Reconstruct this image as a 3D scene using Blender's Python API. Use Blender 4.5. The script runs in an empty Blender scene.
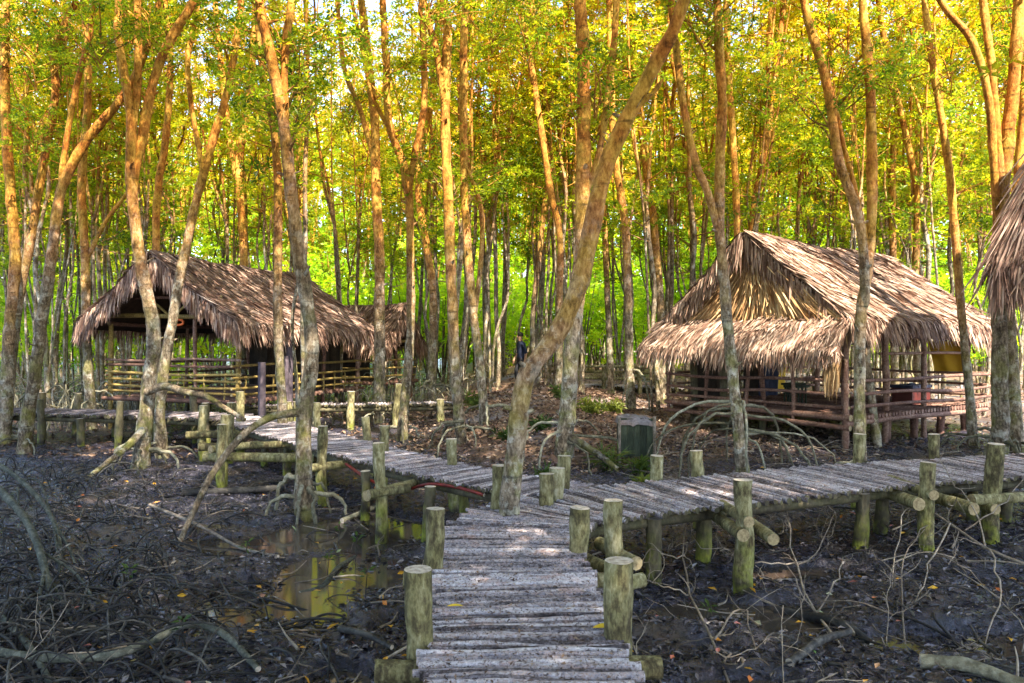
import bpy, math, random
import numpy as np
from mathutils import Vector, Matrix

random.seed(11)
RNG = np.random.default_rng(5)
SC = bpy.context.scene
COL = SC.collection
F, CX, HV, CZ = 800.0, 512.0, 335.0, 2.35
DECK = 0.70


def px(u, v, y):
    return np.array([(u - CX) / F * y, y, CZ - (v - HV) / F * y])


def gx(u, v, z=0.0):
    y = F * (CZ - z) / (v - HV)
    return np.array([(u - CX) / F * y, y, z])


def U(a, b):
    return random.uniform(a, b)


# ------------------------------------------------------------------ noise
def _hash(ix, iy, iz, seed):
    h = (ix * 374761393 + iy * 668265263 + iz * 2147483647 + seed * 974634777) & 0xFFFFFFFF
    h = ((h ^ (h >> 13)) * 1274126177) & 0xFFFFFFFF
    h = (h ^ (h >> 16)) & 0xFFFFFFFF
    return h.astype(np.float64) / 4294967295.0


def vnoise(x, y, z=None, seed=0):
    x = np.asarray(x, float); y = np.asarray(y, float)
    z = np.zeros_like(x) if z is None else np.asarray(z, float)
    ix, iy, iz = [np.floor(a).astype(np.int64) for a in (x, y, z)]
    fx, fy, fz = x - ix, y - iy, z - iz
    fx, fy, fz = [a * a * (3 - 2 * a) for a in (fx, fy, fz)]
    out = 0
    for dx in (0, 1):
        for dy in (0, 1):
            for dz in (0, 1):
                w = (fx if dx else 1 - fx) * (fy if dy else 1 - fy) * (fz if dz else 1 - fz)
                out = out + w * _hash(ix + dx, iy + dy, iz + dz, seed)
    return out * 2 - 1


def sstep(a, b, x):
    t = np.clip((x - a) / (b - a), 0, 1)
    return t * t * (3 - 2 * t)


# ------------------------------------------------------------------ mesh builder
class MB:
    def __init__(self):
        self.v, self.r, self.f, self.n = [], [], [], 0

    def add(self, verts, faces, mi=0, rnd=0.5, smooth=True):
        verts = np.asarray(verts, float).reshape(-1, 3)
        faces = np.asarray(faces, np.int64)
        self.v.append(verts)
        rr = np.empty(len(verts)); rr[:] = rnd
        self.r.append(rr)
        self.f.append((faces + self.n, mi, smooth))
        self.n += len(verts)

    def more(self, faces, mi, smooth=False):            # faces on the verts of the last add()
        base = self.n - len(self.v[-1])
        self.f.append((np.asarray(faces, np.int64) + base, mi, smooth))

    def mesh(self, name, mats, origin=(0, 0, 0)):
        me = bpy.data.meshes.new(name)
        v = np.concatenate(self.v) - np.asarray(origin, float)
        lv, ls, mi, sm, pos = [], [], [], [], 0
        for fa, m, s in self.f:
            if len(fa) == 0:
                continue
            k = fa.shape[1]
            lv.append(fa.ravel()); ls.append(pos + np.arange(len(fa)) * k)
            mi.append(np.full(len(fa), m)); sm.append(np.full(len(fa), s))
            pos += fa.size
        lv, ls, mi, sm = map(np.concatenate, (lv, ls, mi, sm))
        me.vertices.add(len(v)); me.vertices.foreach_set("co", v.ravel().astype(np.float32))
        me.loops.add(len(lv)); me.loops.foreach_set("vertex_index", lv.astype(np.int32))
        me.polygons.add(len(ls)); me.polygons.foreach_set("loop_start", ls.astype(np.int32))
        me.update(calc_edges=True)
        me.polygons.foreach_set("material_index", mi.astype(np.int32))
        me.polygons.foreach_set("use_smooth", sm.astype(bool))
        at = me.attributes.new("rnd", "FLOAT", "POINT")
        at.data.foreach_set("value", np.concatenate(self.r).astype(np.float32))
        me.validate()
        for m in (mats if isinstance(mats, (list, tuple)) else [mats]):
            me.materials.append(m)
        return me

    def build(self, name, mats, parent=None, origin=None):
        if origin is None:
            origin = tuple(parent.location) if parent is not None and parent.parent is None else \
                (tuple(parent["_o"]) if parent is not None and "_o" in parent else (0, 0, 0))
        o = bpy.data.objects.new(name, self.mesh(name, mats, origin))
        COL.objects.link(o)
        if parent is not None:
            o.parent = parent
        else:
            o.location = origin
        return o


def catmull(pts, n):
    p = np.asarray(pts, float)
    if len(p) < 3:
        t = np.linspace(0, 1, n)[:, None]
        return p[0] * (1 - t) + p[-1] * t
    q = np.vstack([2 * p[0] - p[1], p, 2 * p[-1] - p[-2]])
    out = []
    for tt in np.linspace(0, len(p) - 1 - 1e-6, n):
        i = int(tt); t = tt - i
        a, b, c, d = q[i], q[i + 1], q[i + 2], q[i + 3]
        out.append(.5 * (2 * b + (c - a) * t + (2 * a - 5 * b + 4 * c - d) * t * t + (3 * b - a - 3 * c + d) * t ** 3))
    return np.array(out)


def tube(mb, pts, rad, k=8, mi=0, cap=None, rnd=0.5, bump=0.0, seed=0, fr=6.0):
    p = np.asarray(pts, float); n = len(p)
    r = np.interp(np.linspace(0, 1, n), np.linspace(0, 1, len(rad)), rad) if np.ndim(rad) else np.full(n, float(rad))
    t = np.gradient(p, axis=0); t /= np.linalg.norm(t, axis=1)[:, None] + 1e-9
    a = np.array([1., 0, 0]) if abs(t[0][0]) < .8 else np.array([0, 1., 0])
    nn = np.cross(t[0], a); nn /= np.linalg.norm(nn)
    N = np.empty((n, 3))
    for i in range(n):
        nn = nn - t[i] * np.dot(nn, t[i]); nn /= np.linalg.norm(nn) + 1e-9
        N[i] = nn
    B = np.cross(t, N)
    an = np.linspace(0, 2 * np.pi, k, endpoint=False)
    ring = np.cos(an)[None, :, None] * N[:, None] + np.sin(an)[None, :, None] * B[:, None]
    rr = np.repeat(r[:, None], k, 1)
    if bump:
        w = p[:, None] + ring * r[:, None, None]
        rr = rr * (1 + bump * (vnoise(w[..., 0] * fr, w[..., 1] * fr, w[..., 2] * fr * .7, seed) +
                               .5 * vnoise(w[..., 0] * fr * 2.3, w[..., 1] * fr * 2.3, w[..., 2] * fr * 2, seed + 7)))
    v = (p[:, None] + ring * rr[..., None]).reshape(-1, 3)
    i = np.arange(n - 1)[:, None] * k; j = np.arange(k)[None]
    q = np.stack([i + j, i + (j + 1) % k, i + k + (j + 1) % k, i + k + j], -1).reshape(-1, 4)
    mb.add(v, q, mi, rnd)
    if cap is not None:
        c0 = np.vstack([v[:k], v[-k:]])
        mb.add(c0, [list(range(k))[::-1], list(range(k, 2 * k))], cap, rnd, False)


def box(mb, c, sx, sy, sz, rz=0.0, mi=0, rnd=.5):
    v = np.array([[x, y, z] for z in (-.5, .5) for x, y in ((-.5, -.5), (.5, -.5), (.5, .5), (-.5, .5))]) * [sx, sy, sz]
    cc, s = math.cos(rz), math.sin(rz)
    v = v @ np.array([[cc, s, 0], [-s, cc, 0], [0, 0, 1]]) + np.asarray(c)
    mb.add(v, [[3, 2, 1, 0], [4, 5, 6, 7], [0, 1, 5, 4], [1, 2, 6, 5], [2, 3, 7, 6], [3, 0, 4, 7]], mi, rnd, False)


# ------------------------------------------------------------------ objects
def tag(o, label=None, cat=None, group=None, kind=None):
    if label: o["label"] = label
    if cat: o["category"] = cat
    if group: o["group"] = group
    if kind: o["kind"] = kind
    return o


def empty(name, loc, label, cat, group=None):
    o = bpy.data.objects.new(name, None); COL.objects.link(o)
    o.location = [float(a) for a in loc]; o.empty_display_size = .2
    return tag(o, label, cat, group)


# ------------------------------------------------------------------ materials
def new_mat(name):
    m = bpy.data.materials.new(name); m.use_nodes = True
    nt = m.node_tree; nt.nodes.clear()
    return m, nt


class NB:
    def __init__(s, nt): s.nt = nt
    def n(s, t, **k):
        x = s.nt.nodes.new(t)
        for a, b in k.items():
            if a.startswith("i_"):
                x.inputs[a[2:].replace("_", " ")].default_value = b
            else:
                setattr(x, a, b)
        return x
    def l(s, a, b): s.nt.links.new(a, b)
    def ramp(s, fac, stops):
        x = s.n("ShaderNodeValToRGB"); e = x.color_ramp.elements
        while len(e) < len(stops): e.new(.5)
        for el, (p, c) in zip(e, stops):
            el.position = p; el.color = (*c, 1) if len(c) == 3 else c
        s.l(fac, x.inputs["Fac"]); return x.outputs["Color"]
    def noise(s, co, scale, detail=4, rough=.6, vec_scale=None):
        if vec_scale is not None:
            m = s.n("ShaderNodeMapping"); m.inputs["Scale"].default_value = vec_scale
            s.l(co, m.inputs["Vector"]); co = m.outputs["Vector"]
        x = s.n("ShaderNodeTexNoise"); x.inputs["Scale"].default_value = scale
        x.inputs["Detail"].default_value = detail; x.inputs["Roughness"].default_value = rough
        s.l(co, x.inputs["Vector"]); return x.outputs["Fac"]
    def mix(s, fac, a, b, mode="MIX"):
        x = s.n("ShaderNodeMix", data_type="RGBA", blend_type=mode)
        for sock, val in ((x.inputs[0], fac), (x.inputs[6], a), (x.inputs[7], b)):
            if isinstance(val, (int, float)): sock.default_value = val
            elif isinstance(val, tuple): sock.default_value = (*val, 1)
            else: s.l(val, sock)
        return x.outputs[2]
    def math(s, op, a, b=0.0, c=None):
        x = s.n("ShaderNodeMath", operation=op)
        for i, val in enumerate((a, b) if c is None else (a, b, c)):
            if isinstance(val, (int, float)): x.inputs[i].default_value = val
            else: s.l(val, x.inputs[i])
        return x.outputs[0]
    def mr(s, v, a, b, c=0., d=1.):
        x = s.n("ShaderNodeMapRange"); s.l(v, x.inputs[0])
        for i, val in enumerate((a, b, c, d)): x.inputs[i + 1].default_value = val
        return x.outputs[0]
    def rnd(s):
        return s.n("ShaderNodeAttribute", attribute_name="rnd").outputs["Fac"]
    def obj(s): return s.n("ShaderNodeTexCoord").outputs["Object"]
    def pos(s): return s.n("ShaderNodeNewGeometry").outputs["Position"]
    def posz(s):
        x = s.n("ShaderNodeSeparateXYZ"); s.l(s.pos(), x.inputs[0]); return x.outputs[2]
    def bsdf(s, col, rough=.8, bump=None, bstr=.5, bdist=.02, spec=.3):
        b = s.n("ShaderNodeBsdfPrincipled"); o = s.n("ShaderNodeOutputMaterial")
        if isinstance(col, tuple): b.inputs["Base Color"].default_value = (*col, 1)
        else: s.l(col, b.inputs["Base Color"])
        if isinstance(rough, (int, float)): b.inputs["Roughness"].default_value = rough
        else: s.l(rough, b.inputs["Roughness"])
        b.inputs["Specular IOR Level"].default_value = spec
        if bump is not None:
            bp = s.n("ShaderNodeBump"); bp.inputs["Strength"].default_value = bstr
            bp.inputs["Distance"].default_value = bdist
            s.l(bump, bp.inputs["Height"]); s.l(bp.outputs[0], b.inputs["Normal"])
        s.l(b.outputs[0], o.inputs[0]); return b


M = {}


def mk_bark():
    m, nt = new_mat("bark"); b = NB(nt); co = b.obj(); z = b.posz(); r = b.rnd()
    big = b.noise(co, 2.2, 3); fine = b.math("ADD", b.math("MULTIPLY", b.noise(co, 30, 5, .7, (1, 1, .5)), .5), b.math("MULTIPLY", b.noise(co, 7, 5, .65, (1, 1, .55)), .5)); patch = b.noise(co, 5, 5, .7)
    low = b.ramp(fine, [(.36, (.022, .017, .012)), (.47, (.105, .084, .064)), (.55, (.23, .195, .155)), (.64, (.40, .36, .31))])
    lich = b.ramp(patch, [(.53, (0, 0, 0)), (.58, (1, 1, 1))])
    low = b.mix(lich, low, b.ramp(fine, [(.36, (.10, .10, .09)), (.5, (.28, .275, .25)), (.66, (.56, .55, .51))]))
    moss = b.ramp(b.noise(co, 3.3, 4), [(.48, (0, 0, 0)), (.62, (1, 1, 1))])
    mossf = b.math("MULTIPLY", moss, b.mr(z, 3.5, .8, .12, .75))
    low = b.mix(mossf, low, b.ramp(fine, [(.3, (.05, .06, .012)), (.7, (.24, .25, .06))]))
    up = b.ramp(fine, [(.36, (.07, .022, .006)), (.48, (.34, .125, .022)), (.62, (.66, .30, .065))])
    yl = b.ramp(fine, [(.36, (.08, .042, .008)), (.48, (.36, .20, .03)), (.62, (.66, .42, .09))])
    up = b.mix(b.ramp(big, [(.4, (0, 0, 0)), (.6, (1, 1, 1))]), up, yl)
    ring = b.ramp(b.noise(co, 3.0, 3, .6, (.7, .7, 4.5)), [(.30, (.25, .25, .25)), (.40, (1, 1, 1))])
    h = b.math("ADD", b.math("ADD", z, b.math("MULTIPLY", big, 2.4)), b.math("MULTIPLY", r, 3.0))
    col = b.mix(b.mr(h, 6.0, 9.0), low, up)  # warm light on upper trunks painted into the bark as orange, by height
    col = b.mix(.8, col, b.mix(1.0, col, ring, "MULTIPLY"))
    oi = b.n("ShaderNodeObjectInfo").outputs["Random"]
    col = b.mix(1.0, col, b.ramp(oi, [(0, (.62, .58, .55)), (.35, (1.15, 1.12, 1.08)), (.65, (.82, .74, .64)), (1, (1.3, 1.24, 1.14))]), "MULTIPLY")
    b.bsdf(col, .85, b.math("ADD", fine, b.math("MULTIPLY", patch, .6)), .9, .03, .2)
    return m


def mk_leaf(name, stops, trans=.62):
    m, nt = new_mat(name); b = NB(nt); r = b.rnd()
    col = b.ramp(r, stops)
    d = b.n("ShaderNodeBsdfDiffuse"); t = b.n("ShaderNodeBsdfTranslucent"); g = b.n("ShaderNodeBsdfGlossy")
    g.inputs["Roughness"].default_value = .35; g.inputs["Color"].default_value = (.8, .8, .8, 1)
    b.l(col, d.inputs[0])
    tc = b.mix(1.0, col, (1.9, 1.75, .8), "MULTIPLY"); b.l(tc, t.inputs[0])
    m1 = b.n("ShaderNodeMixShader"); m1.inputs[0].default_value = trans
    b.l(d.outputs[0], m1.inputs[1]); b.l(t.outputs[0], m1.inputs[2])
    m2 = b.n("ShaderNodeMixShader"); m2.inputs[0].default_value = .015
    b.l(m1.outputs[0], m2.inputs[1]); b.l(g.outputs[0], m2.inputs[2])
    b.l(m2.outputs[0], b.n("ShaderNodeOutputMaterial").inputs[0])
    return m


def mk_thatch(name, stops):
    m, nt = new_mat(name); b = NB(nt); r = b.rnd(); co = b.pos()
    nz = b.noise(co, 1.4, 4, .6); fn = b.noise(co, 40, 3)
    f = b.math("ADD", b.math("MULTIPLY", r, .62), b.math("ADD", b.math("MULTIPLY", nz, .60), b.math("MULTIPLY", fn, .14)))
    f = b.math("SUBTRACT", f, .18)
    b.bsdf(b.ramp(f, stops), .8, None, spec=.25)
    return m


def mk_wood(name, stops, sc=14, vs=(1, 1, 1), moss=None, rough=.8, bstr=.6, rw=.5, fleck=False, spec=.3):
    m, nt = new_mat(name); b = NB(nt); co = b.pos(); r = b.rnd()
    fn = b.noise(co, sc * 2.2, 6, .7, vs); md = b.noise(co, sc * .4, 4)
    f = b.math("ADD", b.math("MULTIPLY", r, rw), b.math("ADD", b.math("MULTIPLY", fn, 1.35), b.math("MULTIPLY", md, .8)))
    f = b.math("SUBTRACT", f, 1.075 + rw * .5 - .5)
    col = b.ramp(f, stops)
    if moss:
        zz = b.posz()
        mm = b.math("MULTIPLY", b.ramp(b.noise(co, 5, 5), [(.42, (0, 0, 0)), (.6, (1, 1, 1))]), b.mr(zz, moss[0], moss[1], .95, moss[2]))
        col = b.mix(b.mr(b.math("ADD", zz, b.math("MULTIPLY", md, .25)), .34, .22, 0., .85), col, (.016, .014, .013))
        col = b.mix(mm, col, b.ramp(fn, [(.3, (.07, .085, .008)), (.7, (.30, .33, .05))]))
    if fleck:
        fk = b.ramp(b.noise(co, 62, 4, .7), [(.36, (.22, .17, .15)), (.47, (1, 1, 1)), (.62, (1.1, 1.08, 1.08))])
        col = b.mix(1.0, col, fk, "MULTIPLY")
        wm = b.ramp(b.noise(co, 4.5, 4, .7), [(.56, (0, 0, 0)), (.66, (1, 1, 1))])
        col = b.mix(b.math("MULTIPLY", wm, .55), col, b.mix(1.0, col, (1.05, .72, .56), "MULTIPLY"))
    b.bsdf(col, rough, b.math("ADD", fn, md), bstr, .02, spec)
    return m


def mk_ground():
    m, nt = new_mat("mud"); b = NB(nt); co = b.pos()
    sx = b.n("ShaderNodeSeparateXYZ"); b.l(co, sx.inputs[0]); z = sx.outputs[2]; y = sx.outputs[1]
    big = b.noise(co, .9, 4); fine = b.noise(co, 22, 8, .72); clod = b.noise(co, 7, 5, .6)
    f = b.math("ADD", b.math("MULTIPLY", fine, .6), b.math("MULTIPLY", clod, .45))
    mud = b.ramp(f, [(.38, (.004, .004, .009)), (.52, (.024, .023, .040)), (.63, (.085, .081, .120)), (.78, (.19, .18, .23))])
    brown = b.ramp(f, [(.34, (.018, .012, .009)), (.55, (.065, .045, .032)), (.75, (.15, .105, .075))])
    mud = b.mix(b.mr(big, .52, .68), mud, brown)
    lit = b.ramp(f, [(.32, (.035, .018, .012)), (.5, (.14, .075, .05)), (.66, (.27, .17, .11)), (.8, (.36, .27, .19))])
    grey = b.ramp(f, [(.35, (.08, .07, .08)), (.6, (.20, .18, .20))])
    lit = b.mix(b.mr(b.noise(co, .55, 3), .52, .6), lit, grey)
    dry = b.mr(z, .22, .42)
    col = b.mix(dry, mud, lit)
    wet = b.mr(b.math("ADD", b.math("MULTIPLY", fine, .5), b.math("MULTIPLY", big, .6)), .35, .75, .08, .40)
    rough = b.math("MAXIMUM", wet, b.math("MULTIPLY", dry, .9))
    b.bsdf(col, rough, b.math("ADD", fine, b.math("MULTIPLY", clod, .7)), .85, .05, .65)
    return m


def mk_flat(name, c1, c2, sc=8, rough=.8, bstr=.3, spec=.3):
    m, nt = new_mat(name); b = NB(nt); co = b.pos(); f = b.noise(co, sc, 5)
    b.bsdf(b.ramp(f, [(.3, c1), (.7, c2)]), rough, f, bstr, .02, spec); return m


def mk_rnd(name, stops, rough=.7, spec=.3):
    m, nt = new_mat(name); b = NB(nt); f = b.noise(b.pos(), 30, 3)
    c = b.ramp(b.rnd(), stops)
    c = b.mix(.5, c, b.mix(1.0, c, b.ramp(f, [(.3, (.45, .45, .45)), (.7, (1.2, 1.2, 1.2))]), "MULTIPLY"))
    b.bsdf(c, rough, f, .2, .01, spec); return m


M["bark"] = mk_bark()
M["leaf_top"] = mk_leaf("canopy_leaf", [(0, (.05, .10, .008)), (.25, (.15, .24, .014)), (.5, (.28, .34, .018)), (.72, (.42, .39, .018)), (.88, (.50, .39, .018)), (1, (.54, .32, .02))])
M["leaf_low"] = mk_leaf("understory_leaf", [(0, (.07, .15, .012)), (.35, (.18, .34, .018)), (.75, (.33, .48, .025)), (1, (.46, .50, .03))])
M["leaf_plant"] = mk_leaf("plant_leaf", [(0, (.018, .042, .014)), (.5, (.055, .095, .022)), (1, (.17, .20, .04))], .35)
M["thatch_dry"] = mk_thatch("dry_thatch", [(0, (.030, .014, .011)), (.3, (.12, .064, .046)), (.55, (.28, .18, .135)), (.8, (.44, .325, .265)), (1, (.58, .47, .40))])
M["thatch_old"] = mk_thatch("old_thatch", [(0, (.03, .016, .014)), (.30, (.13, .068, .052)), (.54, (.29, .185, .145)), (.8, (.48, .35, .29)), (1, (.62, .53, .47))])
M["thatch_fresh"] = mk_thatch("orange_thatch", [(0, (.06, .025, .010)), (.35, (.26, .13, .055)), (.7, (.50, .32, .16)), (1, (.68, .51, .31))])
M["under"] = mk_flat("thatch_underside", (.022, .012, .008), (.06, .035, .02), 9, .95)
M["stick"] = mk_wood("weathered_stick", [(.0, (.022, .017, .020)), (.2, (.085, .070, .080)), (.40, (.22, .20, .235)), (.54, (.34, .315, .365)), (.60, (.37, .27, .23)), (.65, (.40, .36, .40)), (.8, (.50, .47, .53)), (1, (.66, .62, .66))], 18, (1, 1, 1), None, .68, .9, .62, fleck=True)
M["post"] = mk_wood("post_bark", [(.12, (.014, .011, .007)), (.36, (.075, .060, .032)), (.55, (.19, .17, .085)), (.72, (.30, .275, .17)), (.95, (.52, .49, .38))], 12, (1, 1, .4), (.22, .55, .08), .85, .8, .3)
M["cut"] = mk_flat("cut_wood", (.27, .22, .175), (.66, .59, .53), 34, .8)
M["cut_end"] = mk_flat("cut_log_end", (.15, .11, .06), (.42, .34, .20), 34, .85)
M["darkpost"] = mk_wood("dark_post_bark", [(.1, (.02, .017, .012)), (.5, (.07, .06, .04)), (.9, (.15, .13, .09))], 12, (1, 1, .4), (.0, .5, .1), .85, .7, .3)
M["redwood"] = mk_wood("reddish_pole", [(.1, (.04, .018, .014)), (.5, (.16, .085, .065)), (.9, (.34, .24, .19))], 12, (1, 1, 1), None, .85, .6, .35)
M["bamboo"] = mk_wood("yellow_pole", [(.1, (.07, .045, .012)), (.5, (.26, .18, .055)), (.9, (.46, .35, .13))], 12, (1, 1, 1), None, .75, .5, .35)
M["purple"] = mk_flat("purple_grey_paint", (.055, .042, .058), (.12, .095, .118), 9, .8)
M["root"] = mk_wood("root_bark", [(.1, (.03, .03, .02)), (.45, (.12, .11, .075)), (.75, (.25, .24, .18)), (1, (.42, .41, .34))], 10, (1, 1, 1), None, .8, .7, .45)
M["mossroot"] = mk_wood("mossy_root_bark", [(.1, (.015, .017, .016)), (.45, (.045, .050, .044)), (.7, (.12, .125, .105)), (1, (.30, .31, .27))], 10, (1, 1, 1), None, .8, .9, .35, spec=.12)
M["wetroot"] = mk_wood("wet_root", [(.1, (.010, .010, .012)), (.5, (.026, .025, .026)), (.8, (.085, .080, .076)), (1, (.22, .21, .19))], 10, (1, 1, 1), None, .55, .8, .5, spec=.2)
M["twig"] = mk_wood("dead_twig", [(.1, (.035, .027, .024)), (.5, (.15, .12, .095)), (.9, (.36, .31, .26))], 10, (1, 1, 1), None, .8, .4, .5)
M["mud"] = mk_ground()
M["litter"] = mk_rnd("dark_litter", [(0, (.008, .008, .012)), (.4, (.026, .024, .034)), (.7, (.065, .060, .080)), (.9, (.14, .128, .15)), (1, (.26, .23, .24))], .38, .5)
M["brownlit"] = mk_rnd("brown_litter", [(0, (.035, .020, .015)), (.4, (.12, .070, .050)), (.75, (.26, .175, .125)), (1, (.46, .37, .29))], .75)
M["fallen"] = mk_rnd("coloured_leaf", [(0, (.55, .26, .02)), (.35, (.62, .36, .03)), (.55, (.45, .12, .03)), (.75, (.42, .16, .15)), (.9, (.10, .22, .04)), (1, (.55, .50, .40))], .55)
M["yellowleaf"] = mk_flat("yellow_leaf", (.62, .42, .02), (.75, .55, .05), 20, .5)
M["water"] = mk_flat("muddy_water", (.036, .031, .028), (.066, .056, .050), 1.5, .07, .03, .5)
M["redhose"] = mk_flat("red_hose", (.10, .010, .008), (.21, .022, .016), 12, .5)
M["greenboard"] = mk_wood("dark_green_board", [(.1, (.006, .009, .006)), (.5, (.018, .026, .016)), (.9, (.05, .062, .042))], 9, (3, 3, .4), None, .85, .7, .4)
M["tarp"] = mk_flat("olive_tarp", (.12, .13, .03), (.20, .20, .06), 3, .7)
M["yellowcloth"] = mk_flat("yellow_cloth", (.62, .40, .03), (.75, .52, .07), 4, .75)
M["crate"] = mk_flat("dark_red_plastic", (.055, .008, .006), (.095, .014, .010), 5, .45)
M["darkcloth"] = mk_flat("dark_blue_cloth", (.010, .013, .03), (.03, .035, .065), 6, .9)
M["darkwall"] = mk_wood("dark_woven_wall", [(.1, (.008, .006, .005)), (.6, (.03, .022, .016)), (1, (.07, .05, .035))], 10, (4, 4, 1), None, .95, .5, .4)
M["skin"] = mk_flat("skin", (.32, .18, .12), (.40, .24, .16), 10, .6, .05)
M["shirt"] = mk_flat("navy_shirt", (.012, .018, .05), (.03, .04, .085), 14, .9)
M["trousers"] = mk_flat("dark_trousers", (.012, .013, .018), (.025, .026, .034), 14, .9)
M["hair"] = mk_flat("black_hair", (.006, .005, .004), (.016, .013, .011), 40, .6)
M["ember"] = mk_flat("orange_red_float", (.55, .10, .02), (.68, .16, .04), 8, .4)

# ------------------------------------------------------------------ ground
PUD = [(-2.0, 9.5, 1.6, .95), (-2.25, 7.3, .7, 1.05), (-3.6, 9.9, .7, .3), (-1.15, 5.2, .3, .5), (-1.5, 8.3, .8, .8), (-1.7, 6.6, .45, .4), (1.75, 6.75, 1.1, .42), (1.25, 6.05, .5, .25),
       (3.7, 6.1, .9, .33), (-.9, 6.4, .25, .35), (2.9, 8.0, .9, .3), (-1.0, 9.7, .5, .4), (1.6, 5.2, .5, .3)]


def hgt(x, y):
    x = np.asarray(x, float); y = np.asarray(y, float)
    low = .040 * vnoise(x * .8, y * .8, seed=1) + .02 * vnoise(x * 2.1, y * 2.1, seed=2)
    near = 1 - sstep(14, 22, y)
    mid = .030 * vnoise(x * 5, y * 5, seed=3) + .022 * np.abs(vnoise(x * 11, y * 11, seed=4)) + .014 * vnoise(x * 22, y * 22, seed=6)
    p = np.zeros_like(x)
    for cx, cy, rx, ry in PUD:
        w = .35 * vnoise(x * 2.4, y * 2.4, seed=9)
        d = np.sqrt(((x - cx) / rx) ** 2 + ((y - cy) / ry) ** 2) + w
        p = np.maximum(p, 1 - sstep(.75, 1.15, d))
    h = low + mid * (.35 + .65 * near) * (1 - .75 * p) - .085 * p + .02
    h = h + .62 * sstep(10.6, 16.5, y) * np.exp(-((x - .9) / 2.7) ** 2) * (1 + .25 * vnoise(x * 1.3, y * 1.3, seed=12))
    h = h + .34 * np.exp(-((x - 1.15) / .75) ** 2 - ((y - 14.1) / .75) ** 2)
    h = h + .18 * sstep(11.5, 14, y) * sstep(2.5, 5, x) + .22 * sstep(15, 24, y)
    return h


def H(x, y):
    return float(hgt(np.array([x]), np.array([y]))[0])


def axis(a, b, step, far0, far1, g=1.09):
    m = list(np.arange(a, b, step)); s = step; v = m[-1]; hi = []
    while v < far1:
        s *= g; v += s; hi.append(v)
    s = step; v = a; lo = []
    while v > far0:
        s *= g; v -= s; lo.append(v)
    return np.array(lo[::-1] + m + hi)


gxs = axis(-7.5, 7.5, .05, -400, 400); gys = axis(3.2, 15, .05, -300, 600)
XX, YY = np.meshgrid(gxs, gys)
ZZ = hgt(XX, YY)
mb = MB()
nx, ny = len(gxs), len(gys)
ii = np.arange(ny - 1)[:, None] * nx + np.arange(nx - 1)[None]
mb.add(np.stack([XX, YY, ZZ], -1).reshape(-1, 3), np.stack([ii, ii + 1, ii + nx + 1, ii + nx], -1).reshape(-1, 4))
g = mb.build("ground", M["mud"]); tag(g, kind="structure", label="dark wet mud flat rising to a brown bank between the walkways")
mb = MB()
mb.add([[-9, 3, -.038], [9, 3, -.038], [9, 12, -.038], [-9, 12, -.038]], [[0, 1, 2, 3]])
tag(mb.build("water", M["water"]), kind="structure", label="shallow brown puddle water lying in the mud")


# ------------------------------------------------------------------ scattered flakes
def flakes(mb, P, L, W, yaw, tilt, rnd, curl=.25, roll=None):
    n = len(P)
    d = np.stack([np.cos(yaw) * np.cos(tilt), np.sin(yaw) * np.cos(tilt), np.sin(tilt)], -1)
    s = np.stack([-np.sin(yaw), np.cos(yaw), np.zeros(n)], -1)
    if roll is not None:
        up = np.cross(d, s); s = s * np.cos(roll)[:, None] + up * np.sin(roll)[:, None]
    up = np.cross(d, s)
    L = L[:, None]; W = W[:, None]
    v = np.stack([P - d * L * .5, P - d * L * .08 + s * W * .5 + up * W * curl, P + d * L * .5, P - d * L * .08 - s * W * .5 + up * W * curl], 1)
    q = np.arange(n * 4).reshape(n, 4)
    mb.add(v.reshape(-1, 3), q, 0, np.repeat(rnd, 4), False)


def on_ground(n, ymin, ymax, spread=.72, pw=2.0, x0=None, x1=None):
    y = ymin * (ymax / ymin) ** RNG.random(n)
    x = RNG.uniform(-spread, spread, n) * y if x0 is None else RNG.uniform(x0, x1, n)
    return x, y


x, y = on_ground(36000, 3.6, 17); z = hgt(x, y); k = (z > -.05)
x, y, z = x[k], y[k], z[k]; n = len(x)
mb = MB()
flakes(mb, np.stack([x, y, z + .012], -1), RNG.uniform(.03, .10, n), RNG.uniform(.015, .045, n), RNG.uniform(0, 6.3, n), RNG.normal(0, .28, n), RNG.random(n) ** 1.3, .3, RNG.normal(0, .4, n))
tag(mb.build("leaf_litter", M["litter"]), "dark wet leaf litter trodden into the mud", kind="stuff")
n = 16000
x = RNG.normal(.9, 3.0, n); y = RNG.uniform(10.4, 24, n); z = hgt(x, y); k = z > .2
x, y, z = x[k], y[k], z[k]; n = len(x); mb = MB()
flakes(mb, np.stack([x, y, z + .02], -1), RNG.uniform(.06, .15, n), RNG.uniform(.025, .06, n), RNG.uniform(0, 6.3, n), RNG.normal(0, .35, n), RNG.random(n), .3, RNG.normal(0, .5, n))
x, y = on_ground(9000, 15, 40, .66); z = hgt(x, y); n = len(x)
flakes(mb, np.stack([x, y, z + .02], -1), RNG.uniform(.08, .18, n), RNG.uniform(.03, .08, n), RNG.uniform(0, 6.3, n), RNG.normal(0, .35, n), RNG.random(n) * .8, .3, RNG.normal(0, .5, n))
tag(mb.build("dry_leaves", M["brownlit"]), "dry reddish brown leaves covering the earth bank and forest floor", kind="stuff")
x, y = on_ground(330, 3.7, 13); z = hgt(x, y); k = np.abs(x - .05) > .7; x, y, z = x[k], y[k], np.maximum(z[k], -.04); n = len(x); mb = MB()
flakes(mb, np.stack([x, y, z + .03], -1), RNG.uniform(.06, .11, n), RNG.uniform(.03, .05, n), RNG.uniform(0, 6.3, n), RNG.normal(0, .25, n), RNG.random(n), .25, RNG.normal(0, .35, n))
tag(mb.build("fallen_leaves", M["fallen"]), "yellow, orange and pink leaves fallen on the mud", kind="stuff")


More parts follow.
